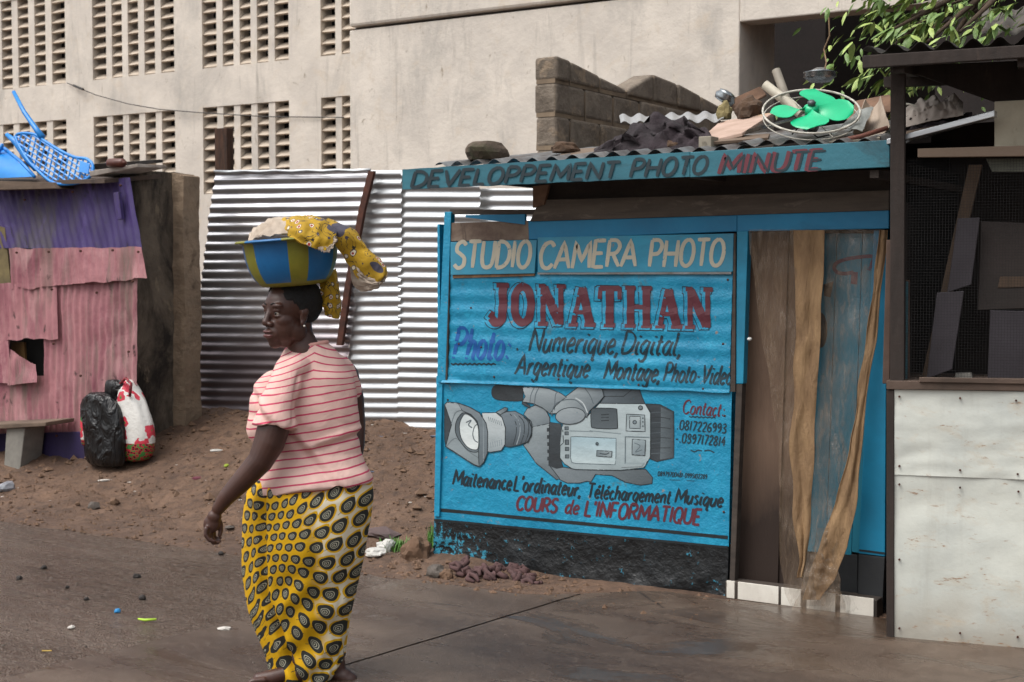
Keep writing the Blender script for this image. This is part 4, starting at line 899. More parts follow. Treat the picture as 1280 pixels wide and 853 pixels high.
# ---- doorway
dw = NT('stained_plywood'); s_ = dw.sep(); n1 = dw.noise(2.2, 6, .65, dw.map((1.6, 1, .5))); n2 = dw.noise(30, 5, .7, dw.map((4, 1, .25)))
cc = dw.mix(dw.step(n1, .38, .64), lin('#7a6250'), lin('#5a4536')); cc = dw.mix(dw.math('MULTIPLY', n2, .5), cc, lin('#44342a'))
lowd = dw.ramp(dw.math('ADD', s_[2], dw.math('MULTIPLY_ADD', n1, .9, -.45)), [(.30, (1, 1, 1, 1)), (.75, (0, 0, 0, 1))]); cc = dw.mix(lowd, cc, lin('#2a1c14')); dw.base(cc); dw.rough(.75); dw.bump(n2, .4, .006)
VD = .06
mb = MB(); mb.slab([at(921, 733, VD), at(972, 738, VD), at(986, 289, VD), at(934, 289, VD)], (0, .02, 0)); bev(mb.build('door', dw.m, K), .003)
mb = MB(); mb.slab([at(972.5, 739, VD+.012), at(1003, 742, VD+.012), at(1015, 289, VD+.012), at(986.5, 289, VD+.012)], (0, .018, 0)); mb.build('door_board', dw.m, K)
mb = MB(); mb.slab([at(1001, 742, VD+.05), at(1104, 752, VD+.05), at(1110, 289, VD+.05), at(1015, 289, VD+.05)], (0, .02, 0)); mb.build('door_backing', darkwood, K)
tealp = mat('teal_door_paint', '#1f7288', '#22809a', 2.5, .6, bump=.3, bs=14, stretch=(2, 1, .5), stains=[('#3e5f68', 3, .55, .8, (2, 1, .3))])
def dd(px, py, lay=0.0): return at(px, py, VD+.02-lay)
for (xa, xb, xc, xd) in ((1000, 1032, 1046, 1026), (1032.6, 1064, 1078, 1046.6), (1064.6, 1092, 1097, 1078.6)):
    mb = MB(); mb.slab([dd(xa, 690), dd(xb, 695), dd(xc, 292), dd(xd, 292)], (0, .015, 0)); bev(mb.build('door_plank', tealp, K), .002)
mb = MB(); mb.slab([dd(1000, 745), dd(1072, 752), dd(1072, 694), dd(1000, 688)], (0, .015, 0)); bev(mb.build('door_kickboard', mat('charcoal_board', '#2a2c2e', '#1d1e20', 3, .7), K), .002)
rb = mat('turquoise_door_side', '#0f84ac', '#0d7599', 3, .55, bump=.3)
mb = MB(); mb.slab([at(1073, 692, .02), at(1106, 696, .02), at(1109, 288, .02), at(1092, 288, .02)], (0, .03, 0)); bev(mb.build('side_panel', rb, K), .003)
mb = MB(); mb.slab([at(1072, 752, .018), at(1103, 756, .018), at(1106, 697, .018), at(1073, 693, .018)], (0, .03, 0)); bev(mb.build('side_panel_foot', mat('charcoal_board', '#2a2c2e'), K), .003)
mb = MB(); sp_ = lambda px, py, lay=0: at(px, py, .018-lay); ribbon(mb, [(1074, 688), (1090, 690), (1106, 692)], 2.4, sp_, .0015, taper=1); mb.build('painted_line', paintblack, K)
mb = MB(); ribbon(mb, crom(A_ := [(880+x/3.16, 270+y/3.16) for x, y in ((590, 222), (560, 228), (528, 224), (514, 205), (524, 186), (560, 172), (620, 162), (668, 162), (662, 190), (650, 215))]), 4.5, dd, .0012)
ribbon(mb, [(880+595/3.16, 270+222/3.16), (880+592/3.16, 270+270/3.16)], 8, dd, .0016, taper=1); mb.build('painted_numeral', paint('purple_lettering', '#53304a', .62), K)
mb = MB(); q = ellp(1026, 413, 8, 22); k = [dd(x, y, .0015) for x, y in q]; mb.add(k, [tuple(range(len(k)))]); q = [(1029, 356), (1042, 352), (1038, 372), (1030, 370)]; mb.add([dd(x, y, .0015) for x, y in q], [(0, 1, 2, 3)]); mb.build('painted_shape', paintblack, K)
# curtain: clear crumpled plastic held by two tan cloth bands
tan = NT('tan_band_cloth'); w_ = tan.n('ShaderNodeTexWave'); tan.l(tan.map((1, 1, 1)), w_.inputs[0]); w_.bands_direction = 'Z'; w_.inputs['Scale'].default_value = 17; w_.inputs['Distortion'].default_value = 14; w_.inputs['Detail'].default_value = 3
n1 = tan.noise(5, 5, .6, tan.map((3, 1, .7)), .8); tan.base(tan.mix(tan.step(n1, .35, .7), lin('#8f7352'), lin('#6b5239'))); tan.rough(.8); b1 = tan.bump(tan.noise(9, 6, .6, tan.map((3.5, 1, .8)), 1.0), .7, .02); tan.bump(tan.noise(45, 4, .6, tan.map((1, 1, 2))), .4, .004, b1)
film = NT('clear_plastic_film'); n1 = film.noise(4, 7, .7, film.map((2.2, 1, .6)), 1.0); n2 = film.noise(16, 6, .7, film.map((2, 1, .5)), .8)
film.base(lin('#84705b')); film.rough(.22); film.set(Specular_IOR_Level=.7); film.bump(n1, .9, .04)
film.alpha(film.math('MULTIPLY_ADD', film.step(n2, .45, .72), .42, .22))
VC = -.045
CU = thing('door_curtain', at(1010, 740, VC), 'clear crumpled plastic curtain with tan cloth bands hanging in the kiosk doorway', 'curtain')
def band(name, L, m, dv, th, seed):
    """L: rows (py, left px, right px, depth)"""
    n = 14; rows = []
    ys = [r[0] for r in L]
    def row(y):
        for a, b in zip(L, L[1:]):
            if a[0] <= y <= b[0]:
                t = (y-a[0])/(b[0]-a[0]); t = t*t*(3-2*t)*.5+t*.5; return [a[i]+(b[i]-a[i])*t for i in range(4)]
        return L[-1]
    def g(s, t):
        y = L[0][0]+(L[-1][0]-L[0][0])*t; r = row(y); px = r[1]+(r[2]-r[1])*s+(2.6 if L[0][2]-L[0][1] < 60 else 5)*noise.noise(Vector((t*9, seed+s*1.5, 2)))*min(1, t*6)
        off = dv*(math.sin(s*math.pi*3+seed+t*3)*.5+noise.noise(Vector((s*3+seed, t*12, 1))))
        return at(px, y, VC+r[3]+off)
    o = patch(name, g, n, 90, m, CU, th); return o
band('tan_band', [(288, 992, 1031, 0), (400, 995, 1027, -.005), (480, 993, 1021, -.01), (560, 988, 1018, -.02), (640, 992, 1014, -.03), (700, 999, 1009, -.04), (722, 996, 1004, -.05)], tan.m, .012, .003, 1)
band('tan_band', [(288, 1099, 1110, .0), (350, 1092, 1104, -.01), (420, 1083, 1095, -.02), (500, 1071, 1084, -.03), (560, 1062, 1078, -.04), (620, 1047, 1072, -.05), (680, 1026, 1060, -.06), (720, 1010, 1046, -.07), (750, 1003, 1026, -.08)], tan.m, .010, .003, 5)
band('plastic_film', [(287, 936, 1106, .012), (400, 948, 1090, .008), (480, 962, 1078, .0), (560, 974, 1070, -.015), (640, 974, 1056, -.03), (700, 975, 1046, -.05), (740, 981, 1036, -.07), (758, 988, 1030, -.09)], film.m, .022, 0, 9)
band('plastic_tail', [(660, 1022, 1046, -.055), (700, 1012, 1047, -.07), (740, 1000, 1052, -.10), (762, 990, 1058, -.13), (772, 1010, 1060, -.15)], film.m, .02, 0, 13)
mb = MB(); mb.ell(at(937, 424, -.05), (.012, .012, .009), 12, 8); o = mb.build('curtain_knot', mat('white_plastic', '#d8d8d4', None, 6, .4), CU, smoothf=True)
# threshold: white tiles on a low step
TS = thing('tiled_step', (at(1000, 760, -.08).x, -.08, 0), 'low step with broken white tiles under the kiosk door', 'step')
cem = mat('damp_cement', '#4d443d', '#3a332e', 5, .7, bump=.6)
zs = .095
a, b = at(906, 752, -.06), at(1096, 768, -.06)
mb = MB(); mb.box((a.x, -.06, -.02), (b.x, .04, zs-.006)); bev(mb.build('cement', cem, TS), .006)
tile = mat('white_tile', '#e2ded3', '#cbc5ba', 4, .3, bump=.15, stains=[('#8b8074', 7, .62, .75, (1, 1, 1))])
for (x0_, x1_, y0_, y1_) in ((908, 918, 733, 754), (922, 973, 738, 762), (976, 1001, 742, 766), (1008, 1044, 746, 762), (1050, 1092, 751, 768)):
    p, q = at(x0_, y1_, -.072), at(x1_, y0_, -.072); mb = MB(); mb.box((p.x, -.072, .008), (q.x, -.0605, zs)); bev(mb.build('tile', tile, TS), .0015)
# ------------------------------------------------------------------ things lying on the kiosk roof
RG = 'things lying on the kiosk roof'
def rp(px, py, Y=-.15): return at(px, py, Y)
o = rock('stone_block', rp(609, 199, -.12), (.21, .11, .085), mat('mossy_block', '#5b4d3f', '#463b31', 6, .95, bump=.9, bs=20, bd=.015, stains=[('#3c4128', 5, .5, .7, (1, 1, 1)), ('#8a7055', 9, .66, .72, (1, 1, 1))]),
         'flat mossy stone block weighing down the left end of the kiosk roof', 'stone', None, seed=3, sub=3, rough=.16, flat=.72)
for v in o.data.vertices:      # squarer than a pebble
    c_ = v.co; c_.x = max(-.15, min(.15, c_.x)); c_.z = min(c_.z, .088)
def rag_mesh(name, P, m, th, label=None, cat=None, group=None, seed=0, amp=.03, nu=40, nv=16, parent=None, depth=.3):
    """crumpled cloth heaped between two pixel outlines: P = [(px, top py, bottom py)], going back by depth"""
    def g(s, t):
        k = s*(len(P)-1); i = min(int(k), len(P)-2); f_ = k-i; a, b = P[i], P[i+1]
        px = a[0]+(b[0]-a[0])*f_; top = a[1]+(b[1]-a[1])*f_; bot = a[2]+(b[2]-a[2])*f_
        Y = -.2+depth*(t**1.5); py = bot+(top-bot)*math.sin(min(1, t*1.25)*math.pi/2)
        if t > .8: py += (bot-top)*.3*(t-.8)/.2
        q = at(px, py, Y); w = min(1, 4*t)*min(1, 6*s, 6*(1-s))
        return q+Vector((0, 0, 1))*w*amp*noise.noise(Vector((s*9+seed, t*6, 2)))+Vector((0, 1, 0))*w*amp*1.6*noise.noise(Vector((s*14, t*9+seed, 5)))
    o = patch(name, g, nu, nv, m, parent, th, loc=at(P[len(P)//2][0], P[len(P)//2][2], -.1) if parent is None else None)
    return props(o, label, cat, group)
ragm = mat('dark_rag', '#1a1417', '#31272c', 6, .9, bump=.8, bs=14, bd=.02)
rag_mesh('rag_heap', [(738, 192, 193), (760, 180, 191), (790, 158, 190), (820, 150, 189), (850, 150, 188), (872, 156, 187), (892, 172, 186)], ragm, .004, 'dark purple brown rag heap on the roof below the block wall', 'rag', RG, 4, .06)
sh = corr('corrugated_offcut', [at(776, 154, .25), at(905, 150, .2), at(903, 140, .6), at(774, 145, .6)], .1, .011, gal.m, None, 's', .0015, .004, 7, loc=at(840, 150, .3))
props(sh, 'short corrugated metal offcut lying over the dark rag heap', 'metal sheet', RG)
mb = MB(); a = [rp(868, 180, -.15), rp(928, 166, -.1), rp(968, 140, .2), rp(900, 152, .25)]
mb.slab(a, (0, 0, -.018)); o = mb.build('pinkish_board', mat('pinkish_ply', '#b39a8c', '#9a8272', 5, .8, bump=.4, stretch=(1, 3, 1), stains=[('#c9a26f', 4, .6, .7, (1, 1, 1))]), loc=rp(915, 165)); bev(o, .003); props(o, 'pale pinkish plywood board tilted on the roof left of the green fan', 'board', RG)
mb = MB(); a, b = rp(873, 190, -.24), rp(889, 170, -.24); mb.box((a.x, -.24, a.z), (b.x, -.15, b.z)); mb.lathe([(.012, 0), (.012, .004)], c=((a.x+b.x)/2, -.243, (a.z+b.z)/2), n=10, rot=Matrix.Rotation(R(90), 3, 'X'))
o = mb.build('wooden_cube', mat('pale_cube', '#8d8678', '#777063', 8, .8), loc=((a.x+b.x)/2, -.2, a.z)); bev(o, .004); props(o, 'small pale wooden block with a knot at the front roof edge', 'wood block', RG)
rock('brown_clod', rp(936, 146, .25), (.09, .07, .075), mat('brown_lump', '#55402f', '#3d2f24', 8, .95, bump=.9), 'lumpy brown clod behind the pinkish board', 'clod', RG, seed=5, sub=3)
rock('yellow_lump', rp(905, 147, .3), (.045, .04, .06), mat('yellowish_lump', '#83764f', '#6d6342', 8, .9, bump=.8), 'small yellowish lump at the end of the block wall', 'lump', RG, seed=9, sub=3)
chrome = mat('bright_tin', '#aab0b3', '#74797c', 9, .25, metal=.9, bump=.3)
mb = MB(); mb.lathe([(.0, .0), (.05, .005), (.06, .03), (.045, .05), (.05, .055), (.02, .065), (0, .066)], c=rp(903, 128, .35), n=20, rot=Matrix.Rotation(R(35), 3, 'Y'))
o = mb.build('shiny_tin', chrome, loc=rp(903, 128, .35), smoothf=True); props(o, 'dented shiny tin at the far end of the block wall', 'tin', RG)
tubew = mat('dusty_white_plastic', '#c6bfae', '#a79f8e', 6, .5, bump=.3)
def pipe(a, b, r, label, m=tubew):
    mb = MB(); mb.tube([a, (a+b)/2+Vector((0, 0, .004)), b], r, 14, cap=False); mb.tube([a, b], r*.86, 14)
    o = mb.build('plastic_tube', m, loc=(a+b)/2, smoothf=True); return props(o, label, 'tube', 'tubes on the kiosk roof')
pipe(rp(956, 106, -.05), rp(1001, 143, -.05), .024, 'short white plastic tube pointing up left beside the fan')
pipe(rp(970, 88, .12), rp(986, 134, .08), .022, 'grey plastic tube standing steeply behind the white one', mat('grey_plastic', '#9a9284', '#7f776b', 6, .5))
# broken desk fan: wire ring, four green blades, motor hub
FN = thing('fan', rp(1014, 172, -.2), 'broken fan with four bright green blades inside a pale wire ring', 'fan')
fc = rp(1014, 139, -.16)
ea = (rp(1071, 128, -.12)-rp(958, 150, -.12)); ra = ea.length/2; ea.normalize()
nrm = Vector((math.sin(TH)*.50-.05, -math.cos(TH)*.56, .80)).normalized(); ea = (ea-nrm*ea.dot(nrm)).normalized(); eb = nrm.cross(ea)
def fq(x, y, z=0): return fc+ea*x+eb*y+nrm*z
mb = MB(); mb.tube([fq(ra*math.cos(t), ra*math.sin(t)) for t in [2*math.pi*i/48 for i in range(49)]], .0055, 6, cap=False)
wire = mat('pale_wire', '#c4c0b4', '#8f8b80', 30, .5); mb.build('ring', wire, FN, smoothf=True)
mb = MB(); mb.tube([fq(ra*.985*math.cos(t), ra*.985*math.sin(t), -.035) for t in [2*math.pi*i/48 for i in range(49)]], .003, 5, cap=False); mb.build('rear_ring', wire, FN)
for k_ in range(4):
    t = 2*math.pi*k_/4+.7; mb = MB(); mb.tube([fq(.03*math.cos(t), .03*math.sin(t), -.03), fq(ra*math.cos(t), ra*math.sin(t), -.03)], .0025, 5); mb.build('rear_spoke', wire, FN)
gp = mat('green_plastic', '#0fb57c', '#0aa571', 5, .35, bump=.05, rv=.05)
for k_ in range(4):
    t0 = (R(82), R(2), R(-88), R(-163))[k_]
    def g(s, t, t0=t0):
        rr_ = .022+(ra*.86-.022)*s; w = .30+.46*math.sin(min(1, s*1.5)*math.pi/2)
        if s > .62: w *= math.sqrt(max(0, 1-((s-.62)/.385)**2))
        a_ = t0+.20*s+w*(t-.5)*2*.86; return fq(rr_*math.cos(a_), rr_*math.sin(a_), (t-.5)*.03*(1-.3*s)+.012)
    patch('blade', g, 16, 10, gp, FN, .003)
mb = MB(); mb.lathe([(0, -.02), (.03, -.02), (.036, .0), (.034, .022), (.02, .03), (0, .032)], c=fc, n=24, rot=nrm.to_track_quat('Z', 'Y').to_matrix())
mb.build('hub', gp, FN, smoothf=True)
mb = MB(); mb.lathe([(0, .028), (.018, .03), (.02, .045), (.012, .054), (0, .055)], c=fc, n=20, rot=nrm.to_track_quat('Z', 'Y').to_matrix()); mb.build('hub_cap', mat('dark_grey_cap', '#4b5355', '#2c3234', 6, .35), FN, smoothf=True)
mb = MB(); mb.lathe([(0, -.10), (.035, -.10), (.045, -.07), (.045, -.03), (.02, -.02)], c=fc, n=20, rot=nrm.to_track_quat('Z', 'Y').to_matrix()); mb.build('motor', chrome, FN, smoothf=True)
# hanging tin and its string
mb = MB(); cc_ = rp(1025, 96, .45); mb.lathe([(0, -.03), (.05, -.028), (.085, 0), (.08, .018), (.086, .022), (.05, .03), (.02, .045), (0, .046)], c=cc_, n=28)
o = mb.build('tin_pan', chrome, loc=cc_, smoothf=True); props(o, 'shiny tin pan behind the fan at the end of the hanging cord', 'pan', RG)
mb = MB(); mb.tube([rp(1036, 22, .5), rp(1037, 45, .5), rp(1030, 62, .5), rp(1033, 78, .47), rp(1030, 92, .45)], .004, 5)
o = mb.build('hanging_cord', mat('tan_cord', '#8a7257', '#6a543d', 20, .9), loc=rp(1030, 92, .45)); props(o, 'thin tan cord hanging in the dark opening above the tin pan', 'cord', None)
# bent sheets on the right
bs_ = mat('beige_panel', '#a39484', '#8a7b6d', 4, .7, bump=.4, stains=[('#6f6257', 4, .6, .75, (1, 1, 1))])
def bent(name, q, bulge, m, label, seed):
    f_ = quad(q); n_ = (Vector(q[1])-Vector(q[0])).cross(Vector(q[3])-Vector(q[0])).normalized()
    o = patch(name, lambda s, t: f_(s, t)+n_*(bulge*math.sin(math.pi*s)+.012*noise.noise(Vector((s*4+seed, t*4, 0)))), 20, 14, m, None, .003, loc=sum((Vector(a) for a in q), Vector())/4)
    return props(o, label, 'sheet', RG)
bent('curved_sheet', [rp(1066, 166, -.12), rp(1112, 158, -.05), rp(1100, 120, .3), rp(1082, 124, .25)], -.05, bs_, 'curved beige metal panel between the fan and the dark post', 1)
bent('bent_sheet', [rp(1040, 168, -.2), rp(1078, 164, -.2), rp(1092, 134, .1), rp(1062, 150, .1)], .02, mat('greyish_panel', '#9da09b', '#7f827e', 5, .45, metal=.3), 'grey bent panel leaning under the right side of the fan', 4)
mb = MB(); mb.tube([rp(1046, 177, -.25), rp(1075, 171, -.25), rp(1110, 160, -.2)], .011, 8); o = mb.build('rusty_rod', mat('rusty_rod', '#6b4033', '#4a2c24', 10, .85), loc=rp(1075, 171, -.25), smoothf=True); props(o, 'rusty brown rod along the front roof edge right of the fan', 'rod', RG)
pal = mat('crumpled_pale_sheet', '#b9aea4', '#93877e', 5, .8, bump=.6)
rag_mesh('pale_wrapping', [(1128, 140, 160), (1145, 128, 156), (1160, 122, 152), (1178, 126, 148), (1192, 118, 146), (1204, 128, 144)], pal, .004, 'crumpled pale wrapping on the roof right of the dark post', 'wrapping', RG, 8, .03, 40, 14)
rag_mesh('dark_rag', [(1124, 152, 168), (1140, 140, 166), (1160, 144, 164), (1190, 148, 160), (1215, 140, 156)], ragm, .004, 'black rag under the crumpled pale wrapping', 'rag', RG, 2, .03, 40, 14, depth=.15)
mb = MB(); mb.tube([rp(1131+17*math.sin(t), 138+8*math.cos(t), -.1) for t in [math.pi*i/10 for i in range(11)]], .005, 6); o = mb.build('bent_wire', wire, loc=rp(1140, 140, -.1), smoothf=True); props(o, 'bent white wire hoop poking out beside the dark post', 'wire', RG)
mb = MB(); q = [rp(1108, 181, -.38), rp(1243, 146, -.38), rp(1243, 138, -.38), rp(1108, 174, -.38)]; mb.slab(q, (0, .05, 0)); o = mb.build('roof_flashing', gal.m, loc=rp(1170, 160, -.38)); bev(o, .003); props(o, 'bright metal strip along the roof edge right of the dark post', 'flashing', None)

# loose scraps between the bigger things
def flat(name, pts, th, m, label, cat):
    q = [rp(*p) for p in pts]; c_ = sum(q, Vector())/4; mb = MB(); mb.slab(q, (0, .006, -th)); o = mb.build(name, m, loc=c_); bev(o, .002); return props(o, label, cat, RG)
gw = mat('greyed_plank', '#6b5a4b'); pl2 = mat('pale_cube', '#8d8678')
flat('plank', [(700, 194, -.2), (770, 190, -.1), (774, 183, .1), (706, 187, .1)], .015, gw, 'short grey plank on the roof at the foot of the rag heap', 'plank')
flat('plank', [(884, 178, -.22), (960, 172, -.15), (962, 167, .0), (888, 172, .0)], .014, gw, 'grey plank lying under the pinkish board at the roof edge', 'plank')
flat('cardboard', [(905, 128, .4), (950, 108, .6), (958, 118, .6), (920, 140, .4)], .01, mat('wet_cardboard', '#7b5e4a'), 'brown cardboard piece leaning behind the brown clod', 'cardboard')
flat('tin_strip', [(930, 168, -.1), (990, 150, .1), (994, 146, .1), (934, 162, -.1)], .004, chrome, 'bright tin strip lying left under the fan ring', 'tin strip')
flat('plank', [(1010, 180, -.28), (1100, 172, -.25), (1102, 167, -.1), (1012, 174, -.1)], .014, pl2, 'pale plank on the roof edge below the green fan', 'plank')
flat('cardboard', [(1058, 150, .3), (1120, 138, .3), (1112, 118, .5), (1070, 126, .5)], .008, mat('wet_cardboard', '#7b5e4a'), 'brown cardboard sheet behind the curved beige sheet', 'cardboard')
flat('plank', [(1132, 168, -.3), (1190, 156, -.25), (1192, 150, -.1), (1134, 160, -.1)], .012, gw, 'grey plank right of the dark post in front of the black rag', 'plank')
rock('brown_clod', rp(845, 186, -.15), (.05, .04, .035), stm_ := mat('brown_lump', '#55402f'), 'small brown lump right of the rag heap near the wooden cube', 'clod', RG, seed=15, sub=3)
rock('brown_clod', rp(706, 190, -.1), (.07, .05, .04), stm_, 'brown rubble lump at the left end of the rag heap', 'clod', RG, seed=17, sub=3)
mb = MB(); mb.tube([rp(990, 168, -.2), rp(1000, 158, -.18), rp(1012, 164, -.2), rp(1022, 172, -.24), rp(1040, 168, -.22)], .004, 6); o = mb.build('black_cable', mat('black_rubber', '#1c1a19'), loc=rp(1010, 166, -.2), smoothf=True); props(o, 'loose black cable curling under the fan', 'cable', RG)
# ------------------------------------------------------------------ the dark stall on the right
SC0 = atz(1117, 797, .012); SC1 = atz(1280, 811, .012); e1 = (SC1-SC0); e1.z = 0; e1.normalize(); e2 = Vector((-e1.y, e1.x, 0))
def st(px, py, off=0.0): return on(px, py, SC0+e2*off, e2)
ST = thing('market_stall', (SC0.x, SC0.y, 0), 'dark wooden stall with a stained white counter front and wire mesh above', 'stall')
def sbox(name, q, d, m, bevw=.003, parent=None):
    mb = MB(); mb.slab(q, e2*d); o = mb.build(name, m, parent or ST)
    if bevw: bev(o, bevw)
    return o
wp = NT('rust_stained_white_panel')
n1 = wp.noise(2.5, 6, .6); n2 = wp.noise(7, 8, .72, wp.map((.9, 1, 2.2), (0, .5, 0)), .8); n3 = wp.noise(34, 5, .7, wp.map((.5, 1, 2), (0, .5, 0)))
cc = wp.mix(wp.step(n1, .35, .7), lin('#d0d2c8'), lin('#b9bdb7')); zz_ = wp.sep(); gr_ = wp.step(wp.math('ADD', zz_[2], wp.math('MULTIPLY_ADD', n1, .6, -.3)), .26, .0); cc = wp.mix(wp.math('MULTIPLY', gr_, .55), cc, lin('#7d6e5e')); cc = wp.mix(wp.math('MULTIPLY', wp.step(wp.noise(4, 6, .7, wp.map((3, 1, .25))), .55, .75), .28), cc, lin('#9b968a')); cc = wp.mix(wp.math('MULTIPLY', wp.step(n2, .54, .70), .30), cc, lin('#b99b74'))
cc = wp.mix(wp.math('MULTIPLY', wp.math('MULTIPLY', wp.step(n2, .52, .6), wp.step(n3, .58, .64)), .75), cc, lin('#8a5c34')); wp.base(cc); wp.rough(wp.math('MULTIPLY_ADD', n1, .3, .3)); wp.bump(n1, .5, .02)
XR = 1420
def warped(name, q, m, seed):
    f_ = quad(q); return patch(name, lambda s, t: f_(s, t)-e2*(.008*noise.noise(Vector((s*3+seed, t*3, 1)))+.004*noise.noise(Vector((s*8, t*9+seed, 4)))), 40, 24, m, ST, .004)
warped('counter_panel', [st(1118, 797), st(XR, 822), st(XR, 604), st(1118, 592.5)], wp.m, 2)
warped('counter_panel', [st(1118, 593.5, -.006), st(XR, 605, -.006), st(XR, 492, -.006), st(1118, 487, -.006)], wp.m, 7)
for (px, py) in ((1124, 496), (1200, 498), (1270, 501), (1124, 583), (1200, 588), (1272, 593), (1124, 606), (1200, 610), (1273, 615), (1124, 700), (1124, 786), (1200, 792), (1272, 797)):
    p = st(px, py, -.016); mb = MB(); mb.tube([p, p+e2*.012], .0045, 8); mb.build('nail_head', rust, ST)
dwd = mat('black_brown_wood', '#362c27', '#261f1b', 4, .85, bump=.6, stretch=(3, 3, .6), stains=[('#45372e', 6, .58, .75, (3, 3, .5))])
ctop = mat('worn_counter_wood', '#5a4a40', '#44382f', 5, .85, bump=.6, stretch=(.5, 3, 3))
sbox('counter_top', [st(1108, 487, -.02), st(XR, 491, -.02), st(XR, 480, -.02), st(1108, 476, -.02)], .5, ctop)
sbox('counter_edge', [st(1149, 478, -.03), st(XR, 483, -.03), st(XR, 476, -.03), st(1149, 472, -.03)], .03, ctop)
sbox('corner_post', [st(1108, 798, -.012), st(1117.5, 798, -.012), st(1117.5, 488, -.012), st(1108, 488, -.012)], .05, dwd)
sbox('corner_post', [st(1112.5, 477, -.012), st(1130, 477, -.012), st(1131, 84, -.012), st(1113, 84, -.012)], .07, dwd)
sbox('side_board', [st(1103, 480, .03), st(1112, 480, .03), st(1114, 300, .03), st(1108, 300, .03)], .02, mat('brown_side_board', '#5d4a40', '#46372f', 5, .9, bump=.6))
sbox('side_board', [st(1130.5, 478, .12), st(1137, 478, .12), st(1137, 350, .12), st(1131, 350, .12)], .02, mat('brown_side_board', '#5d4a40'))
# roof: corrugated, sloping down to the front, on dark beams
roofd = mat('dark_roof_sheet', '#37332f', '#2a2623', 4, .6, metal=.3, bump=.5, stains=[('#59432f', 4, .6, .75, (1, 1, 1))])
a, b = st(1078, 64, -.55), st(1300, 45, -.75)
a = on(1078, 62, SC0-e2*.25, e2); b = a+e1*2.4+Vector((0, 0, .035)); up_ = e2*1.9+Vector((0, 0, .20))
corr('roof_sheet', [a, b, b+up_, a+up_], .105, .018, roofd, ST, 's', .0015, .004, 4)
q0 = a+Vector((0, 0, -.10)); q1 = b+Vector((0, 0, -.10)); mb = MB(); mb.slab([q0+Vector((0, 0, .02)), q1+Vector((0, 0, .03)), q1+Vector((0, 0, .075)), q0+Vector((0, 0, .075))], e2*.03); bev(mb.build('front_beam', dwd, ST), .004)
for k_ in range(5):
    p = q0+e1*(.12+.5*k_)+e2*.04; mb = MB(); mb.slab([p, p+e1*.05, p+e1*.05+Vector((0, 0, .07)), p+Vector((0, 0, .07))], e2*1.8+Vector((0, 0, .19))); bev(mb.build('rafter', dwd, ST), .003)
mb = MB(); p = q0+e2*.9+Vector((0, 0, .05)); mb.slab([p, p+e1*2.4, p+e1*2.4+Vector((0, 0, .05)), p+Vector((0, 0, .05))], e2*.04); mb.build('cross_beam', dwd, ST)
sbox('underside_board', [st(1131, 88, .35), st(1420, 190, .35), st(1420, 70, .35), st(1131, 82, .35)], .02, dwd)
# back and side of the stall
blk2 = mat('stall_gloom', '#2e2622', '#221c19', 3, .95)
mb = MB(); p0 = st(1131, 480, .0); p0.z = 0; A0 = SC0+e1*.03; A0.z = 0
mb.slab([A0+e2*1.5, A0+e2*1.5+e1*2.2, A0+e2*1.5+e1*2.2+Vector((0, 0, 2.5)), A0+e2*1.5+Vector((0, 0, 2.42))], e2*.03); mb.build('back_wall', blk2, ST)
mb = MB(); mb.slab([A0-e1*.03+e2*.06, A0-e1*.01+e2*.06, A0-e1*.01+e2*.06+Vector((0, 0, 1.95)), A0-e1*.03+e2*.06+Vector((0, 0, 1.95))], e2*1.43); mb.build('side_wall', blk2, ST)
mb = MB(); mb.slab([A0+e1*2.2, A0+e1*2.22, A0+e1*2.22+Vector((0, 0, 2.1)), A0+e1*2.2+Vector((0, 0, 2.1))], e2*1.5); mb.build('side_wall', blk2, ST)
# beam across and mesh of real wires
sbox('cross_plank', [st(1147, 197, -.02), st(XR, 194, -.02), st(XR, 178, -.02), st(1147, 186, -.02)], .03, mat('greyed_plank', '#6b5a4b', '#4b3f36', 5, .85, bump=.6, stretch=(.5, 3, 3)))
o = sbox('pale_sheet', [st(1243, 186, .05), st(XR, 184, .05), st(XR, 118, .05), st(1243, 127, .05)], .01, mat('stained_pale_sheet', '#a39b88', '#8a8474', 4, .8, bump=.4, stains=[('#6c6454', 5, .58, .72, (1, 1, 1))]))
sbox('torn_sheet', [st(1240, 215, .03), st(1300, 215, .03), st(1300, 198, .03), st(1232, 198, .03)], .006, mat('mouldy_sheet', '#5a5b50', '#45463e', 6, .9))
mb = MB(); c0 = st(1131, 476, .02); c1 = st(1131, 198, .02); H_ = c1.z-c0.z; L_ = 1.1
nx_, nz_ = 88, 80
for i in range(nx_):
    p = c0+e1*(L_*i/nx_); mb.add([p, p+e1*.001, p+e1*.001+Vector((0, 0, H_)), p+Vector((0, 0, H_))], [(0, 1, 2, 3)])
for j in range(nz_):
    p = c0+Vector((0, 0, H_*j/nz_))-e2*.001; mb.add([p, p+e1*L_, p+e1*L_+Vector((0, 0, .001)), p+Vector((0, 0, .001))], [(0, 1, 2, 3)])
props(mb.build('wire_mesh', mat('mesh_wire', '#0f0c0b', '#0b0908', 9, .7), ST), kind='stuff')
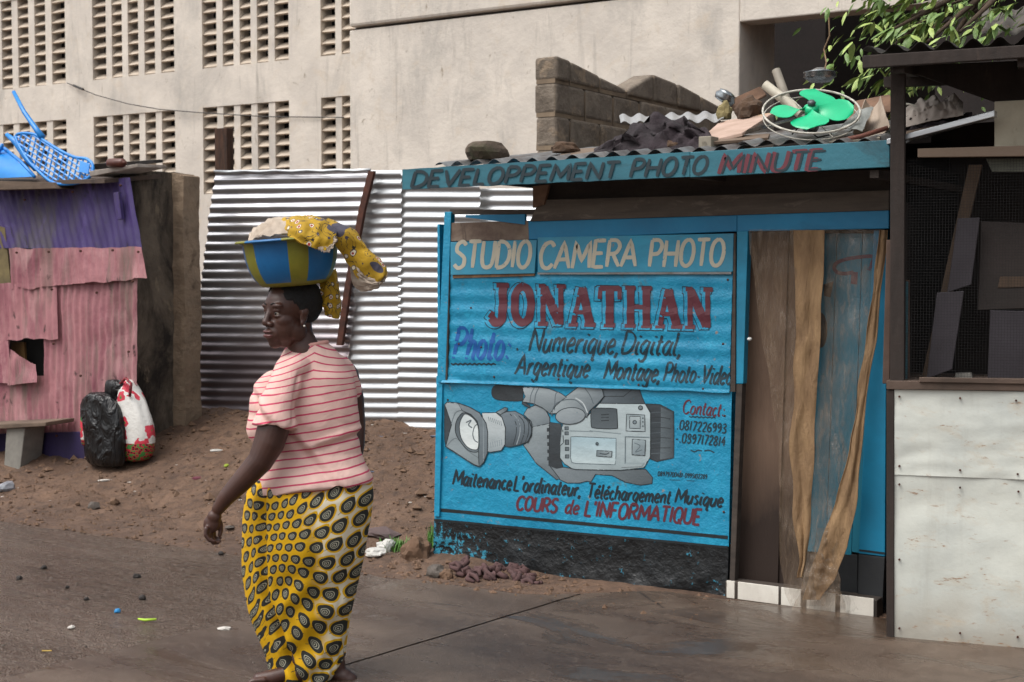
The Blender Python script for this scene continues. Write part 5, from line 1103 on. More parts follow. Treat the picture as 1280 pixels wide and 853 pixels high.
# timber, panels and crates stored inside
def stored(name, P, off, d, m, label, cat, group='timber and panels stored behind the mesh'):
    q = [st(*p, off) for p in P]; c_ = sum(q, Vector())/4; mb = MB(); mb.slab(q, e2*d); o = mb.build(name, m, loc=c_); bev(o, .003); return props(o, label, cat, group)
tim = mat('pale_timber', '#574536', '#41352a', 4, .85, bump=.6, stretch=(3, 3, .5))
gpn = mat('grey_purple_panel', '#3b363c', '#2f2a2f', 3, .7, bump=.3)
stored('timber', [(1152, 472), (1166, 472), (1228, 206), (1211, 206)], .22, .04, tim, 'long pale timber leaning behind the mesh from counter to cross plank', 'timber')
stored('grey_board', [(1184, 366), (1214, 356), (1225, 272), (1197, 273)], .16, .02, gpn, 'upper grey panel overlapping the leaning timber', 'board')
stored('grey_board', [(1158, 474), (1190, 462), (1205, 364), (1171, 366)], .14, .02, gpn, 'lower grey panel overlapping the foot of the leaning timber', 'board')
stored('brown_cabinet', [(1222, 388), (1330, 384), (1330, 280), (1226, 277)], .24, .25, mat('brown_panel', '#342a26', '#28211d', 2, .7), 'upper brown box with a pale strip behind the mesh', 'box')
stored('pale_strip', [(1247, 360), (1330, 358), (1330, 346), (1250, 346)], .235, .004, tim, 'pale wooden strip across the upper brown box', 'strip', None)
stored('grey_box', [(1234, 476), (1330, 476), (1330, 390), (1238, 388)], .24, .25, gpn, 'lower grey box standing on the counter under the brown box', 'box')
stored('pale_tub', [(1192, 477), (1216, 477), (1214, 467), (1194, 467)], .2, .08, slabm, 'small pale tub on the counter behind the mesh', 'tub', None)
stored('batten', [(1128, 477), (1134, 477), (1135, 352), (1130, 352)], .10, .02, mat('teal_edge', '#2a5f6c', '#3d4a4a', 8, .8), 'thin teal edged batten standing just right of the dark post', 'batten', None)
# sheet of neighbouring roof and leafy branch
NR = corr('neighbour_roof', [at(1225, 45, 1.9), at(1420, 30, 1.9), at(1420, 4, 3.2), at(1228, 12, 3.2)], .11, .014, mat('stained_roof', '#5d5852', '#46413c', 3, .7, stains=[('#8a6a4c', 5, .58, .7, (1, 1, 1)), ('#a39c90', 5, .62, .75, (1, 1, 1))]), None, 's', .002, 0, 3, loc=at(1280, 40, 1.9))
props(NR, 'stained grey neighbouring roof edge at the top right corner', 'roof')
# tree with hanging palmate leaves
lg = mat('leaf_green', '#6f8a45', '#557136', 8, .5, bump=.2, bs=60); lg2 = mat('young_leaf_green', '#a3b262', '#819a4c', 8, .5, bump=.2, bs=60)
for m_ in (lg, lg2):
    b_ = m_.node_tree.nodes.get('Principled BSDF'); 
    if b_: b_.inputs['Transmission Weight'].default_value = 0
def leafmesh(m, kseed):
    mb = MB(); L = 1.0; n = 6; vs = []; rn = random.Random(kseed)
    for i in range(n+1):
        t = i/n; w = .17*math.sin(math.pi*(t**.75))+.002; d = -.25*t*t
        vs += [(t, -w, d-.03), (t, 0, d+.015), (t, w, d-.03)]
    fs = []
    for i in range(n): fs += [(3*i, 3*i+1, 3*i+4, 3*i+3), (3*i+1, 3*i+2, 3*i+5, 3*i+4)]
    me = bpy.data.meshes.new('leaf'); me.from_pydata(vs, [], fs); me.materials.append(m); me.polygons.foreach_set('use_smooth', [True]*len(fs)); return me
LM = [leafmesh(lg, 1), leafmesh(lg2, 2), leafmesh(lg, 3)]
TY = 1.2
TR = thing('leafy_tree', (at(1330, 300, 2.6).x, 2.6, .1), 'green leafy tree branches hanging over the dark stall roof', 'tree')
tb = at(1330, 300, 2.6); tb.z = .1
barkm = mat('brown_bark', '#4b3c2e', '#362b21', 8, .9, bump=.8)
mb = MB(); mb.tube([tb, tb+Vector((.05, -.1, 1.2)), at(1320, 60, 2.3), at(1300, -30, 1.9)], [.1, .085, .07, .055], 10); mb.build('trunk', barkm, TR, smoothf=True)
rn = random.Random(11); ends = []
for k_, (bx, by, bd) in enumerate([(1140, 20, 1.2), (1190, 5, 1.3), (1110, 40, 1.0), (1160, 52, .9), (1230, -5, 1.4), (1092, 78, 1.35), (1110, 100, 1.35), (1150, 112, 1.4), (1200, 40, .9), (1100, 12, 1.3), (1080, -10, 1.2), (1150, -25, 1.2), (1210, 20, 1.8), (1250, 0, 2.6), (1180, 30, 1.7), (1125, 25, 1.8)]):
    e = at(bx, by, bd); m0 = at((bx+1310)/2, min(by, 10)-22, bd+.5); mb = MB(); mb.tube([at(1300, -30, 1.9), m0, e], [.03, .018, .008], 6); mb.build('branch', barkm, TR, smoothf=True); ends.append(e)
for e in ends:
    for c_ in range(3):
        base_ = e+Vector((rn.uniform(-.18, .18), rn.uniform(-.15, .15), rn.uniform(-.08, .12)))
        for k_ in range(6):
            o = bpy.data.objects.new('leaf', rn.choice(LM)); SC.collection.objects.link(o); o.parent = TR
            o.location = base_-TR.location; o.scale = (rn.uniform(.07, .13),)*3
            o.rotation_euler = (rn.uniform(-.5, .5), rn.uniform(.1, .9), math.pi+TH+rn.uniform(-1.5, 1.5) if k_ < 4 else rn.uniform(0, 6.3))

mb = MB()
for k_ in range(520):      # the rest of the crown, past what one can pick out leaf by leaf
    e = ends[rn.randrange(len(ends))]+Vector((rn.gauss(0, .2), rn.gauss(.15, .25), rn.gauss(.03, .12))); s_ = rn.uniform(.05, .10)
    rm_ = Matrix.Rotation(math.pi+TH+rn.uniform(-1.6, 1.6), 3, 'Z') @ Matrix.Rotation(rn.uniform(0, 1.0), 3, 'Y') @ Matrix.Rotation(rn.uniform(-.6, .6), 3, 'X')
    V = [(0, 0, 0), (.3, -.15, -.04), (.65, -.13, -.12), (1, 0, -.25), (.65, .13, -.12), (.3, .15, -.04), (.5, 0, -.03)]
    mb.add([e+rm_ @ Vector(q)*s_ for q in V], [(0, 1, 6), (1, 2, 6), (2, 3, 6), (3, 4, 6), (4, 5, 6), (5, 0, 6)], rn.choice([0, 0, 1]))
props(mb.build('foliage', parent=TR, mats=[lg, lg2]), kind='stuff')
# ------------------------------------------------------------------ the woman with a basin on her head
WD = 5.62
wb_ = atd(385, 400, WD); WO = Vector((wb_.x, wb_.y, 0.012))
WM = thing('person', WO, 'woman in pink striped shirt and yellow patterned wrap carrying a basin on her head', 'person', None, TH)
WI = Matrix.Rotation(-TH, 3, 'Z')
def pl(px, py, dy=0.0):      # her own axes: x to the right of the picture, y away from the lens, z up
    return WI @ (atd(px, py, WD+dy)-WO)
S1 = .00316
skin = NT('dark_skin'); n1 = skin.noise(9, 4, .6); n2 = skin.noise(160, 3, .6)
skin.base(skin.mix(skin.step(n1, .35, .7), lin('#4a2f26'), lin('#3a231d'))); skin.rough(skin.math('MULTIPLY_ADD', n1, .12, .36)); skin.bump(n2, .12, .002)
skin.set(Specular_IOR_Level=.5); skin.b.inputs['Subsurface Weight'].default_value = .06; skin.b.inputs['Subsurface Radius'].default_value = (.01, .004, .002)
def loft(rows, n=28, fn=None):
    """rows of (centre, rx, ry) level rings -> closed shape"""
    mb = MB(); k = 0
    for i, (c, rx, ry) in enumerate(rows):
        for j in range(n):
            w = 2*math.pi*j/n; q = Vector((c.x+rx*math.cos(w), c.y+ry*math.sin(w), c.z)); mb.v.append(fn(q, w, i) if fn else q)
    for i in range(len(rows)-1):
        for j in range(n): mb.f.append((i*n+j, (i+1)*n+j, (i+1)*n+(j+1) % n, i*n+(j+1) % n))
    mb.f.append(tuple(range(n))); mb.f.append(tuple((len(rows)-1)*n+j for j in range(n))[::-1]); return mb
def limb(pts, r, n=16, flat=None):
    mb = MB(); P = [Vector(p) for p in pts]
    mb.tube(P, r, n); mb.ell(P[0], (r[0]*1.0,)*3, n, 8); mb.ell(P[-1], (r[-1]*1.0,)*3, n, 8); return mb
def remesh(name, parts, voxel, m, parent, it=4, post=None, fac=.5, sub=None):
    mb = MB()
    for p in parts: mb.add(p.v, p.f)
    me = bpy.data.meshes.new('tmp'); me.from_pydata([tuple(v) for v in mb.v], [], mb.f); bm = bmesh.new(); bm.from_mesh(me); bmesh.ops.recalc_face_normals(bm, faces=bm.faces[:])
    bm.to_mesh(me); bm.free(); o = bpy.data.objects.new('tmp', me); SC.collection.objects.link(o)
    r_ = o.modifiers.new('r', 'REMESH'); r_.mode = 'VOXEL'; r_.voxel_size = voxel; r_.adaptivity = 0
    s_ = o.modifiers.new('s', 'SMOOTH'); s_.iterations = it; s_.factor = fac
    dg = bpy.context.evaluated_depsgraph_get(); dg.update(); me2 = bpy.data.meshes.new_from_object(o.evaluated_get(dg)); bpy.data.objects.remove(o)
    me2.name = name; me2.materials.clear(); me2.materials.append(m)
    if post: post(me2)
    me2.polygons.foreach_set('use_smooth', [True]*len(me2.polygons)); me2.update()
    o = bpy.data.objects.new(name, me2); SC.collection.objects.link(o); o.parent = parent; return o
# ---- head in its own frame: X where the face looks, Y her left, Z up
HS = 1.13; hc = pl(363, 394, .0)
fd = Vector((-math.cos(R(42)), -math.sin(R(42)), 0)); hl = Vector((0, 0, 1)).cross(fd)
HM = Matrix((fd, hl, Vector((0, 0, 1)))).transposed() @ Matrix.Rotation(R(2), 3, 'Y')
def H(x, y, z): return hc+HM @ (Vector((x, y, z))*HS)
def hell(mb, c, r, rot=None, nu=18, nv=12):
    t = MB(); t.ell((0, 0, 0), r, nu, nv, rot); mb.add([H(*(Vector(c)+q)) for q in t.v], t.f)
hd = MB()
hell(hd, (-.014, 0, .045), (.097, .076, .083), None, 28, 18); hell(hd, (.030, 0, .03), (.060, .064, .075), None, 24, 14)
hell(hd, (.030, 0, -.035), (.058, .061, .078), None, 24, 14); hell(hd, (.006, 0, -.052), (.054, .060, .054), None, 20, 12)
hell(hd, (.066, 0, -.093), (.023, .026, .020)); hell(hd, (.074, 0, -.060), (.024, .034, .036))
for s in (1, -1):
    hell(hd, (.042, .034*s, -.016), (.036, .027, .030)); hell(hd, (.072, .030*s, .037), (.018, .028, .011))
    hell(hd, (.005, .050*s, -.052), (.036, .014, .036)); hell(hd, (.072, .031*s, .0205), (.0145, .0175, .0075)); hell(hd, (.070, .031*s, .001), (.0140, .0165, .0055))
    hell(hd, (.093, .0165*s, -.026), (.0115, .0105, .0085))
    hell(hd, (-.006, .074*s, -.004), (.016, .0075, .029), Matrix.Rotation(R(-12), 3, 'Y')); hell(hd, (.001, .078*s, .008), (.006, .006, .015)); hell(hd, (-.012, .080*s, .012), (.012, .006, .014))
    hell(hd, (.002, .077*s, -.026), (.009, .007, .011))
t = MB(); t.tube([(.080, 0, .030), (.088, 0, .010), (.098, 0, -.012), (.103, 0, -.022)], [.0085, .0105, .0125, .0140], 12); hd.add([H(*q) for q in t.v], t.f)
hell(hd, (.101, 0, -.022), (.0135, .0145, .0115))
hell(hd, (.093, 0, -.0515), (.0140, .0265, .0068)); hell(hd, (.0925, 0, -.0665), (.0135, .0235, .0085)); hell(hd, (.090, .0, -.048), (.012, .012, .008))
body = [hd]
# neck, shoulders, trunk under the clothes
neck0, neck1 = H(-.030, 0, -.07), pl(386, 452, .03)
body.append(limb([H(-.028, 0, -.03), neck0, pl(380, 436, .02), neck1], [.058, .057, .062, .075], 20))
body.append(loft([(pl(388, y, .04), rx, ry) for y, rx, ry in ((448, .07, .06), (462, .12, .08), (490, .135, .10), (540, .14, .11), (580, .14, .11), (620, .17, .14), (650, .17, .15), (672, .12, .12))], 24))
# near (left) arm
LA = [pl(362, 474, -.075), pl(349, 505, -.135), pl(342, 535, -.155), pl(336, 555, -.165), pl(325, 577, -.175), pl(303, 601, -.17), pl(283, 622, -.165), pl(273, 636, -.16)]
body.append(limb(LA, [.050, .058, .063, .060, .050, .042, .033, .0255], 20))
def hand(W, pts_palm, fingers, thumb):
    out = []
    mb = MB()
    for c, r, rot in pts_palm: mb.ell(c, r, 16, 10, rot)
    out.append(mb)
    for f_, r in fingers: out.append(limb(f_, r, 10))
    out.append(limb(thumb[0], thumb[1], 10)); return out
rotp = Matrix.Rotation(R(12), 3, 'Y')
wr = pl(271, 640, -.16)
body += hand(wr, [(pl(268, 646, -.16), (.028, .024, .028), rotp), (pl(264.5, 655, -.16), (.033, .020, .038), rotp)],
  [([pl(258, 661, -.185), pl(257, 669, -.19), pl(262, 676, -.19), pl(268, 677, -.185)], [.0105, .0095, .0085, .0070]),
   ([pl(261, 664, -.170), pl(261, 673, -.175), pl(267, 679, -.175), pl(273, 678.5, -.17)], [.0110, .0100, .0088, .0072]),
   ([pl(264, 665, -.150), pl(264.5, 674, -.155), pl(270, 678, -.15), pl(275.5, 676.5, -.15)], [.0105, .0098, .0085, .0070]),
   ([pl(267, 663, -.135), pl(268, 671, -.135), pl(272, 674, -.135), pl(276, 672.5, -.135)], [.0095, .0085, .0075, .0062])],
  ([pl(272, 648, -.15), pl(275.5, 656, -.145), pl(276, 664, -.145), pl(274.5, 670, -.15)], [.0135, .0115, .0100, .0080]))
# far (right) arm, mostly hidden
RA = [pl(430, 470, .12), pl(440, 500, .14), pl(444, 530, .15), pl(445, 556, .13), pl(440, 585, .03+.1), pl(432, 612, .14)]
body.append(limb(RA, [.060, .050, .042, .036, .032, .024], 16))
body += hand(None, [(pl(429, 622, .14), (.026, .018, .034), None)],
  [([pl(425, 629, .14), pl(424, 637, .14), pl(424, 642, .14)], [.009, .008, .0065]), ([pl(428, 631, .145), pl(428, 640, .145), pl(427, 646, .14)], [.0095, .0085, .007]),
   ([pl(431, 631, .14), pl(432, 640, .14), pl(431, 645, .14)], [.009, .008, .0065]), ([pl(434, 628, .135), pl(435, 635, .135), pl(435, 640, .13)], [.008, .007, .006])],
  ([pl(424, 616, .12), pl(420, 624, .11), pl(420, 630, .11)], [.011, .0095, .008]))
# legs: left one planted ahead, right one trailing with the heel lifted
def gz(x, y, z): return Vector((x, y, z))
body.append(limb([pl(372, 640, 0), pl(362, 730, .02), pl(366, 800, .0), gz(-.045, -.05, .09)], [.105, .072, .052, .036], 18))
body.append(limb([pl(408, 640, .02), pl(408, 730, .04), pl(412, 790, .03), pl(421, 838, .02)], [.105, .07, .052, .036], 18))
def foot(ank, heel, toe, side):
    out = [limb([ank, ank*.45+heel*.55], [.034, .034], 14), limb([heel, heel*.6+toe*.4+Vector((0, 0, .012)), heel*.3+toe*.7, toe], [.030, .030, .032, .024], 16)]
    d = (toe-heel).normalized(); sd_ = Vector((0, 0, 1)).cross(d).normalized()
    for i in range(5):
        b_ = toe+sd_*(.026-.013*i)*side+d*(-.004*i); out.append(limb([b_-d*.02, b_+d*(.022-.002*i), b_+d*(.034-.003*i)-Vector((0, 0, .004))], [.011-.0008*i if i else .0135, .0098-.0007*i if i else .0125, .0075-.0005*i if i else .0105], 8))
    return out
body += foot(gz(-.045, -.05, .09), gz(-.015, -.06, .036), gz(-.190, -.10, .030), 1)
fr_a = pl(423, 842, .02); fr_h = pl(438, 850, .01); fr_t = gz(fr_h.x-.145, .02, .028)
body += foot(fr_a, fr_h, fr_t, 1)
BODY = remesh('body', body, .0036, skin.m, WM, 5, None, .5)
# eyes
ew = mat('eye_white', '#9c9084', None, 5, .3, bump=0); ei = mat('eye_iris', '#140c08', None, 5, .15, bump=0)
for s in (1, -1):
    mb = MB(); c_ = H(.0725, .031*s, .0105); mb.ell(c_, (.0122, .0122, .0122), 16, 12); look = (fd*.96+hl*(.20)).normalized()
    mb.ell(c_+look*.0046, (.0086, .0086, .0086), 14, 10, None, 1)
    mb.build('eye', parent=WM, local=True, smoothf=True, mats=[ew, ei])
# brows as thin tapered strands of hair
hm = NT('short_black_hair'); n1 = hm.noise(120, 4, .7); hm.base(lin('#0c0a0a')); hm.rough(.75); hm.bump(n1, 1, .006); hairm = hm.m
for s in (1, -1):
    t = MB(); t.tube([(.088, .014*s, .0405), (.0865, .028*s, .0455), (.073, .046*s, .0425)], [.0022, .0026, .0012], 6); mb = MB(); mb.add([H(*q) for q in t.v], t.f); mb.build('eyebrow', hairm, WM, local=True)
# lips a touch redder than the skin: thin shells over the mouth
lipm = mat('lip_skin', '#5b3230', '#4a2a29', 20, .35, bump=.1)
for (cz, rz, rx) in ((-.0520, .0062, .0145), (-.0665, .0078, .0140)):
    t = MB(); hell(t, (.0945, 0, cz), (rx*.95, .0240, rz)); t.build('lip', lipm, WM, local=True, smoothf=True)
# close-cropped hair cap
bm = bmesh.new(); bmesh.ops.create_icosphere(bm, subdivisions=5, radius=1); hv_ = []
for v in bm.verts:
    q = v.co.copy(); x, y, z = q
    P_ = Vector((-.020+x*.106, y*.0835, .046+z*.093))
    # hairline: forehead at the front, behind the ear, low on the nape
    P_ += q*(.0035*noise.noise(q*9)+.0025*noise.noise(q*26))
    lim = .058+(.5-x)*.0 if x > .55 else (.058-(.55-x)*.145 if x > -.2 else -.05)
    if P_.z < lim or (P_.x > .058): P_ = Vector((P_.x*.72, P_.y*.78, P_.z*.85))
    if x > .45 and P_.z > .05: P_.x = min(P_.x, .074)
    hv_.append(H(*P_))
mb = MB(); mb.add(hv_, [[v.index for v in f.verts] for f in bm.faces]); bm.free(); mb.build('hair', hairm, WM, local=True, smoothf=True)
mb = MB(); mb.ell(H(-.002, .0815, -.036), (.0048, .0048, .0048), 10, 8); mb.build('earring', mat('pearl_stud', '#e8e4da', None, 5, .15, metal=.3, bump=0), WM, local=True, smoothf=True)
# ---- shirt
def g2(x): return math.exp(-x*x)
def shirt_post(me):
    A0_, B0_ = pl(374, 472, -.1), pl(369.5, 530, -.13); sa, za = A0_.x, A0_.z; sk_ = (B0_.x-A0_.x)/(B0_.z-A0_.z); z0_ = B0_.z-.01
    NN = [v.normal.copy() for v in me.vertices]
    for v, n_ in zip(me.vertices, NN):
        p = v.co.copy(); a = math.atan2(p.y, p.x); z = p.z
        k = smooth(1.16, 1.0, z)*smooth(.76, .84, z)
        d = .007*math.sin((z*1.0+p.x*.55)*62+2*noise.noise(p*5))*k*max(0, noise.noise(p*4+Vector((3, 0, 0)))+.45)
        d += .006*noise.noise(Vector((p.x*7, p.y*7, z*4)))+.003*noise.noise(Vector((p.x*22, p.y*22, z*9)))
        # diagonal drag folds running from armpit down to the left hem
        s = (p.x+.03)*.72+(z-1.12)*.70
        d += -.011*g2((s+.115)/.016)*smooth(1.22, 1.12, z)*(p.y < .05)+.008*g2((s+.085)/.016)*smooth(1.22, 1.12, z)*(p.y < .05)
        s2 = (p.x-.12)*.30-(z-.985)*.95
        d += .010*g2(s2/.013)*smooth(-.06, .08, p.x)-.009*g2((s2-.026)/.012)*smooth(-.06, .08, p.x)
        if p.y < -.04: d += -.009*g2((p.x-sa-(p.z-za)*sk_)/.006)*smooth(z0_, z0_+.03, p.z)*smooth(za+.03, za, p.z)
        v.co = p+n_*d
SR = [(426, 366, 409, .05, .075), (432, 357, 419, .05, .085), (442, 350, 430, .05, .095), (455, 345, 438, .045, .105), (470, 342, 443, .035, .118), (490, 330, 446, .03, .125), (512, 318, 448, .02, .130), (530, 318, 449, .02, .132),
      (548, 322, 449, .02, .130), (565, 326, 451, .02, .128), (580, 322, 459, .02, .150), (590, 319, 464, .01, .165), (596, 317, 466, .01, .175), (603, 316, 467, .01, .182)]
rows = [(pl((a+b)/2, y, d), (b-a)/2*S1, ry) for y, a, b, d, ry in SR]
def shf(q, w, i):
    y = SR[i][0]
    if y > 570:   # hem: lower at the left, level on the right
        left = smooth(.05, -.20, q.x); q.z -= .045*left*smooth(570, 603, y)
    if y < 460:   # shoulders slope away
        q.z -= abs(q.x-.0)*.10
    return q
tor = loft(rows, 48, shf)
bust = MB(); bust.ell(pl(338, 503, .03), (.086, .10, .13), 20, 14, Matrix.Rotation(R(10), 3, 'Y')); bust.ell(pl(332, 532, .03), (.078, .10, .085), 16, 12)
def sleeve(pts, r, fl):
    mb = MB(); mb.tube(pts, r, 26); mb.ell(pts[0], (r[0],)*3, 20, 12); return mb
sl1 = sleeve([pl(362, 463, -.05), pl(357, 480, -.10), pl(349, 500, -.135), pl(345, 520, -.15), pl(343.5, 534, -.155)], [.060, .066, .073, .082, .0895], 0)
sh2 = MB(); sh2.ell(pl(368, 462, -.035), (.075, .085, .060), 20, 12, Matrix.Rotation(R(-25), 3, 'Y')); sh2.ell(pl(422, 462, .08), (.065, .075, .062), 20, 12)
sl2 = sleeve([pl(428, 466, .09), pl(436, 485, .12), pl(439, 500, .14), pl(440, 513, .145)], [.055, .052, .048, .047], 0)
sm = NT('striped_shirt_cloth'); s_ = sm.sep(); xs, ys, zs_ = s_[0], s_[1], s_[2]
wn_ = sm.noise(3.5, 3, .5)
# stripes run level but bow over the upper back and shoulder
up1 = sm.ramp(zs_, [(0, (0, 0, 0, 1)), (1, (1, 1, 1, 1))])
hi = sm.math('MAXIMUM', sm.math('SUBTRACT', zs_, 1.16), 0)
bow = sm.math('MULTIPLY', sm.math('MULTIPLY', hi, 3.6), sm.math('ABSOLUTE', sm.math('SUBTRACT', xs, .03)))
lft = sm.math('MULTIPLY', xs, -.14)
co = sm.math('ADD', sm.math('ADD', zs_, bow), sm.math('ADD', lft, sm.math('MULTIPLY', wn_, .03)))
fr = sm.math('FRACT', sm.math('MULTIPLY', co, 1/.0335))
st_ = sm.ramp(fr, [(0, (0, 0, 0, 1)), (.38, (0, 0, 0, 1)), (.41, (1, 1, 1, 1)), (.57, (1, 1, 1, 1)), (.60, (0, 0, 0, 1))])
n3 = sm.noise(500, 3, .6); n4 = sm.noise(5, 4, .6)
cc = sm.mix(sm.step(n4, .35, .7), lin('#dcb9ae'), lin('#cfa9a0')); cc = sm.mix(st_, cc, lin('#b8385a')); sm.base(cc); sm.rough(.85); b1 = sm.bump(n3, .35, .002); sm.bump(sm.noise(11, 5, .6, None, .8), .45, .016, b1)
SHIRT = remesh('shirt', [tor, bust, sl1, sh2, sl2], .0056, sm.m, WM, 4, shirt_post, .5)
k = SHIRT.modifiers.new('s', 'SMOOTH'); k.iterations = 2; k.factor = .5
# ribbed neckband
mb = MB(); nb = H(-.030, 0, -.105); nb = pl(387, 431, .045); mb.tube([nb+Vector((.070*math.cos(t), .070*math.sin(t), .010*math.cos(t))) for t in [2*math.pi*i/28 for i in range(29)]], .008, 8, cap=False); mb.build('neckband', mat('pink_rib', '#dba79c', '#cf978d', 30, .85), WM, local=True, smoothf=True)
# ---- wrap skirt
KR = [(586, 328, 455, .02, .130), (600, 316, 464, .02, .150), (608, 311, 466, .02, .165), (620, 307, 467, .02, .180), (650, 303.5, 464.5, .03, .190), (680, 302.5, 459.5, .03, .190), (700, 302.5, 455, .03, .183), (720, 303.5, 450, .03, .175), (740, 306, 446, .03, .167), (760, 310, 441, .03, .160),
      (780, 317, 437, .04, .153), (800, 325, 434, .04, .148), (820, 332, 432, .04, .143), (840, 337, 428, .04, .140), (852, 340, 424, .04, .138), (862, 342, 420, .04, .136)]
def cloth_uv(px, y, near):
    u = 0; x = 385.0; st_ = 2.0 if px > x else -2.0; fd_ = smooth(830, 720, y)
    while abs(px-x) > 1e-3:
        d = st_ if abs(px-x) > 2 else px-x; m_ = x+d/2
        u += d/23*(1+fd_*(1.15*g2((m_-352)/30)+.7*smooth(338, 306, m_))); x += d
    v = 0; yy = 650.0; st_ = 4.0 if y > yy else -4.0; kx = g2((px-350)/45)
    while abs(y-yy) > 1e-3:
        d = st_ if abs(y-yy) > 4 else y-yy; m_ = yy+d/2
        v -= d/22*(1+.85*kx*g2((m_-655)/65)-.12*smooth(740, 850, m_)); yy += d
    return (u*(1 if near else 1.0)+v*.12, v-(px-385)*.012)
n = 120; mb = MB(); RR = []
Ks = []
for a, b in zip(KR, KR[1:]):
    for k_ in range(6):
        t = k_/6; Ks.append([a[i]+(b[i]-a[i])*t for i in range(5)])
Ks.append(list(KR[-1]))
uvs = []
for i, (y, xa, xb, dd_, ry) in enumerate(Ks):
    c_ = pl((xa+xb)/2, y, dd_); rx = (xb-xa)/2*S1; t = (y-586)/276
    for j in range(n):
        w = 2*math.pi*j/n; cx, cy = math.cos(w), math.sin(w)
        sx = (abs(cx)**.92)*(1 if cx > 0 else -1); sy = (abs(cy)**.92)*(1 if cy > 0 else -1)
        x = c_.x+rx*sx; yy = c_.y+ry*sy; z = c_.z; px = 385+x/S1
        d = 0
        front = max(0, -sy)
        fx = 334+max(0, y-640)*.02+max(0, y-735)*.36                           # long pleat from the waist
        d += front*(-.030*g2((px-fx)/3.6)+.016*g2((px-fx+8)/6)+.012*g2((px-fx-9)/7))*smooth(590, 610, y)
        d += front*.020*g2((px-420)/26)*g2((y-668)/44)+front*.018*g2((px-376)/24)*g2((y-672)/46)   # the seat
        d -= front*.014*g2((px-400)/6)*g2((y-705)/60)
        s = (px-385)*.58+(y-760)*.81                                         # drag folds across the back of the thigh
        d += front*smooth(690, 730, y)*(.009*math.sin(s*.16+1.5*noise.noise(Vector((px*.02, y*.02, 1)))))*smooth(345, 365, px)
        s = (px-430)*.85-(y-745)*.50
        d += front*.010*g2((s)/7)*smooth(700, 760, y)-front*.010*g2((s-13)/7)*smooth(700, 760, y)
        d += .006*noise.noise(Vector((cx*3, cy*3, z*6)))*(.3+t)+.003*math.sin(w*22+z*6)*t
        nrm_ = Vector((sx/rx, sy/ry, 0)).normalized()
        if i == len(Ks)-1: z += 0
        zz = z
        if y > 820:     # hem lifts towards the trailing heel
            zz += (y-820)/42*.075*smooth(-.06, .14, x)
        mb.v.append(Vector((x, yy, zz))+nrm_*d)
        # cloth coordinates: arc length round the body, height down it; finer towards the gathered left hip
        uvs.append(cloth_uv(px, y, sy < 0.15))
for i in range(len(Ks)-1):
    for j in range(n): mb.f.append((i*n+j, (i+1)*n+j, (i+1)*n+(j+1) % n, i*n+(j+1) % n))
mb.f.append(tuple(range(n)))
wx_ = NT('wax_print_cloth'); s_ = wx_.sep(); xs, ys, zs_ = s_[0], s_[1], s_[2]
uvn = wx_.n('ShaderNodeUVMap'); uvn.uv_map = 'cloth'
vm = wx_.n('ShaderNodeVectorMath'); vm.operation = 'SCALE'; wx_.l(uvn.outputs[0], vm.inputs[0]); vm.inputs['Scale'].default_value = 1.0
# stagger every other row
sc_ = 13.0
q_ = wx_.sep(vm.outputs[0]); rowi = wx_.math('FLOOR', q_[1]); odd = wx_.math('MULTIPLY', wx_.math('MODULO', wx_.math('ADD', rowi, 200), 2), .5)
ux = wx_.math('ADD', q_[0], odd); celx = wx_.math('FLOOR', ux)
wn2 = wx_.n('ShaderNodeTexWhiteNoise'); wn2.noise_dimensions = '2D'; wx_.l(wx_.comb(celx, rowi, 0), wn2.inputs['Vector'])
j_ = wx_.sep(wn2.outputs['Color'])
lx = wx_.math('ADD', wx_.math('SUBTRACT', wx_.math('FRACT', ux), .5), wx_.math('MULTIPLY_ADD', j_[0], .16, -.08))
ly = wx_.math('ADD', wx_.math('SUBTRACT', wx_.math('FRACT', wx_.math('ADD', q_[1], 100)), .5), wx_.math('MULTIPLY_ADD', j_[1], .14, -.07))
# teardrop: tip towards upper right
ln = wx_.math('SQRT', wx_.math('ADD', wx_.math('MULTIPLY', lx, lx), wx_.math('MULTIPLY', ly, ly)))
cs = wx_.math('DIVIDE', wx_.math('ADD', wx_.math('MULTIPLY', lx, .80), wx_.math('MULTIPLY', ly, .60)), wx_.math('MAXIMUM', ln, .001))
tip = wx_.math('POWER', wx_.math('MAXIMUM', wx_.math('MULTIPLY_ADD', cs, .5, .5), 0), 9)
dt = wx_.math('DIVIDE', ln, wx_.math('MULTIPLY_ADD', tip, .52, 1))
dk = lin('#2e2f2c'); wh = lin('#a9a693'); ye = lin('#cfa00e')
drop = wx_.ramp(dt, [(0, wh), (.035, dk), (.085, wh), (.115, dk), (.165, wh), (.198, dk), (.36, ye)], 'CONSTANT')
ground_ = wx_.mix(wx_.step(wx_.noise(3.1, 2, .4, wx_.map((1, 1, .8))), .47, .56), ye, lin('#d9cfb4'))
bigsp = wx_.math('GREATER_THAN', dt, .46)
rt = wx_.ramp(xs, [(0, (0, 0, 0, 1)), (.02, (0, 0, 0, 1)), (.10, (1, 1, 1, 1))])
cc = wx_.mix(wx_.math('MULTIPLY', bigsp, wx_.step(wx_.math('ADD', xs, wx_.math('MULTIPLY', wx_.noise(5, 2), .3)), .16, .24)), drop, lin('#d6ccb4'))
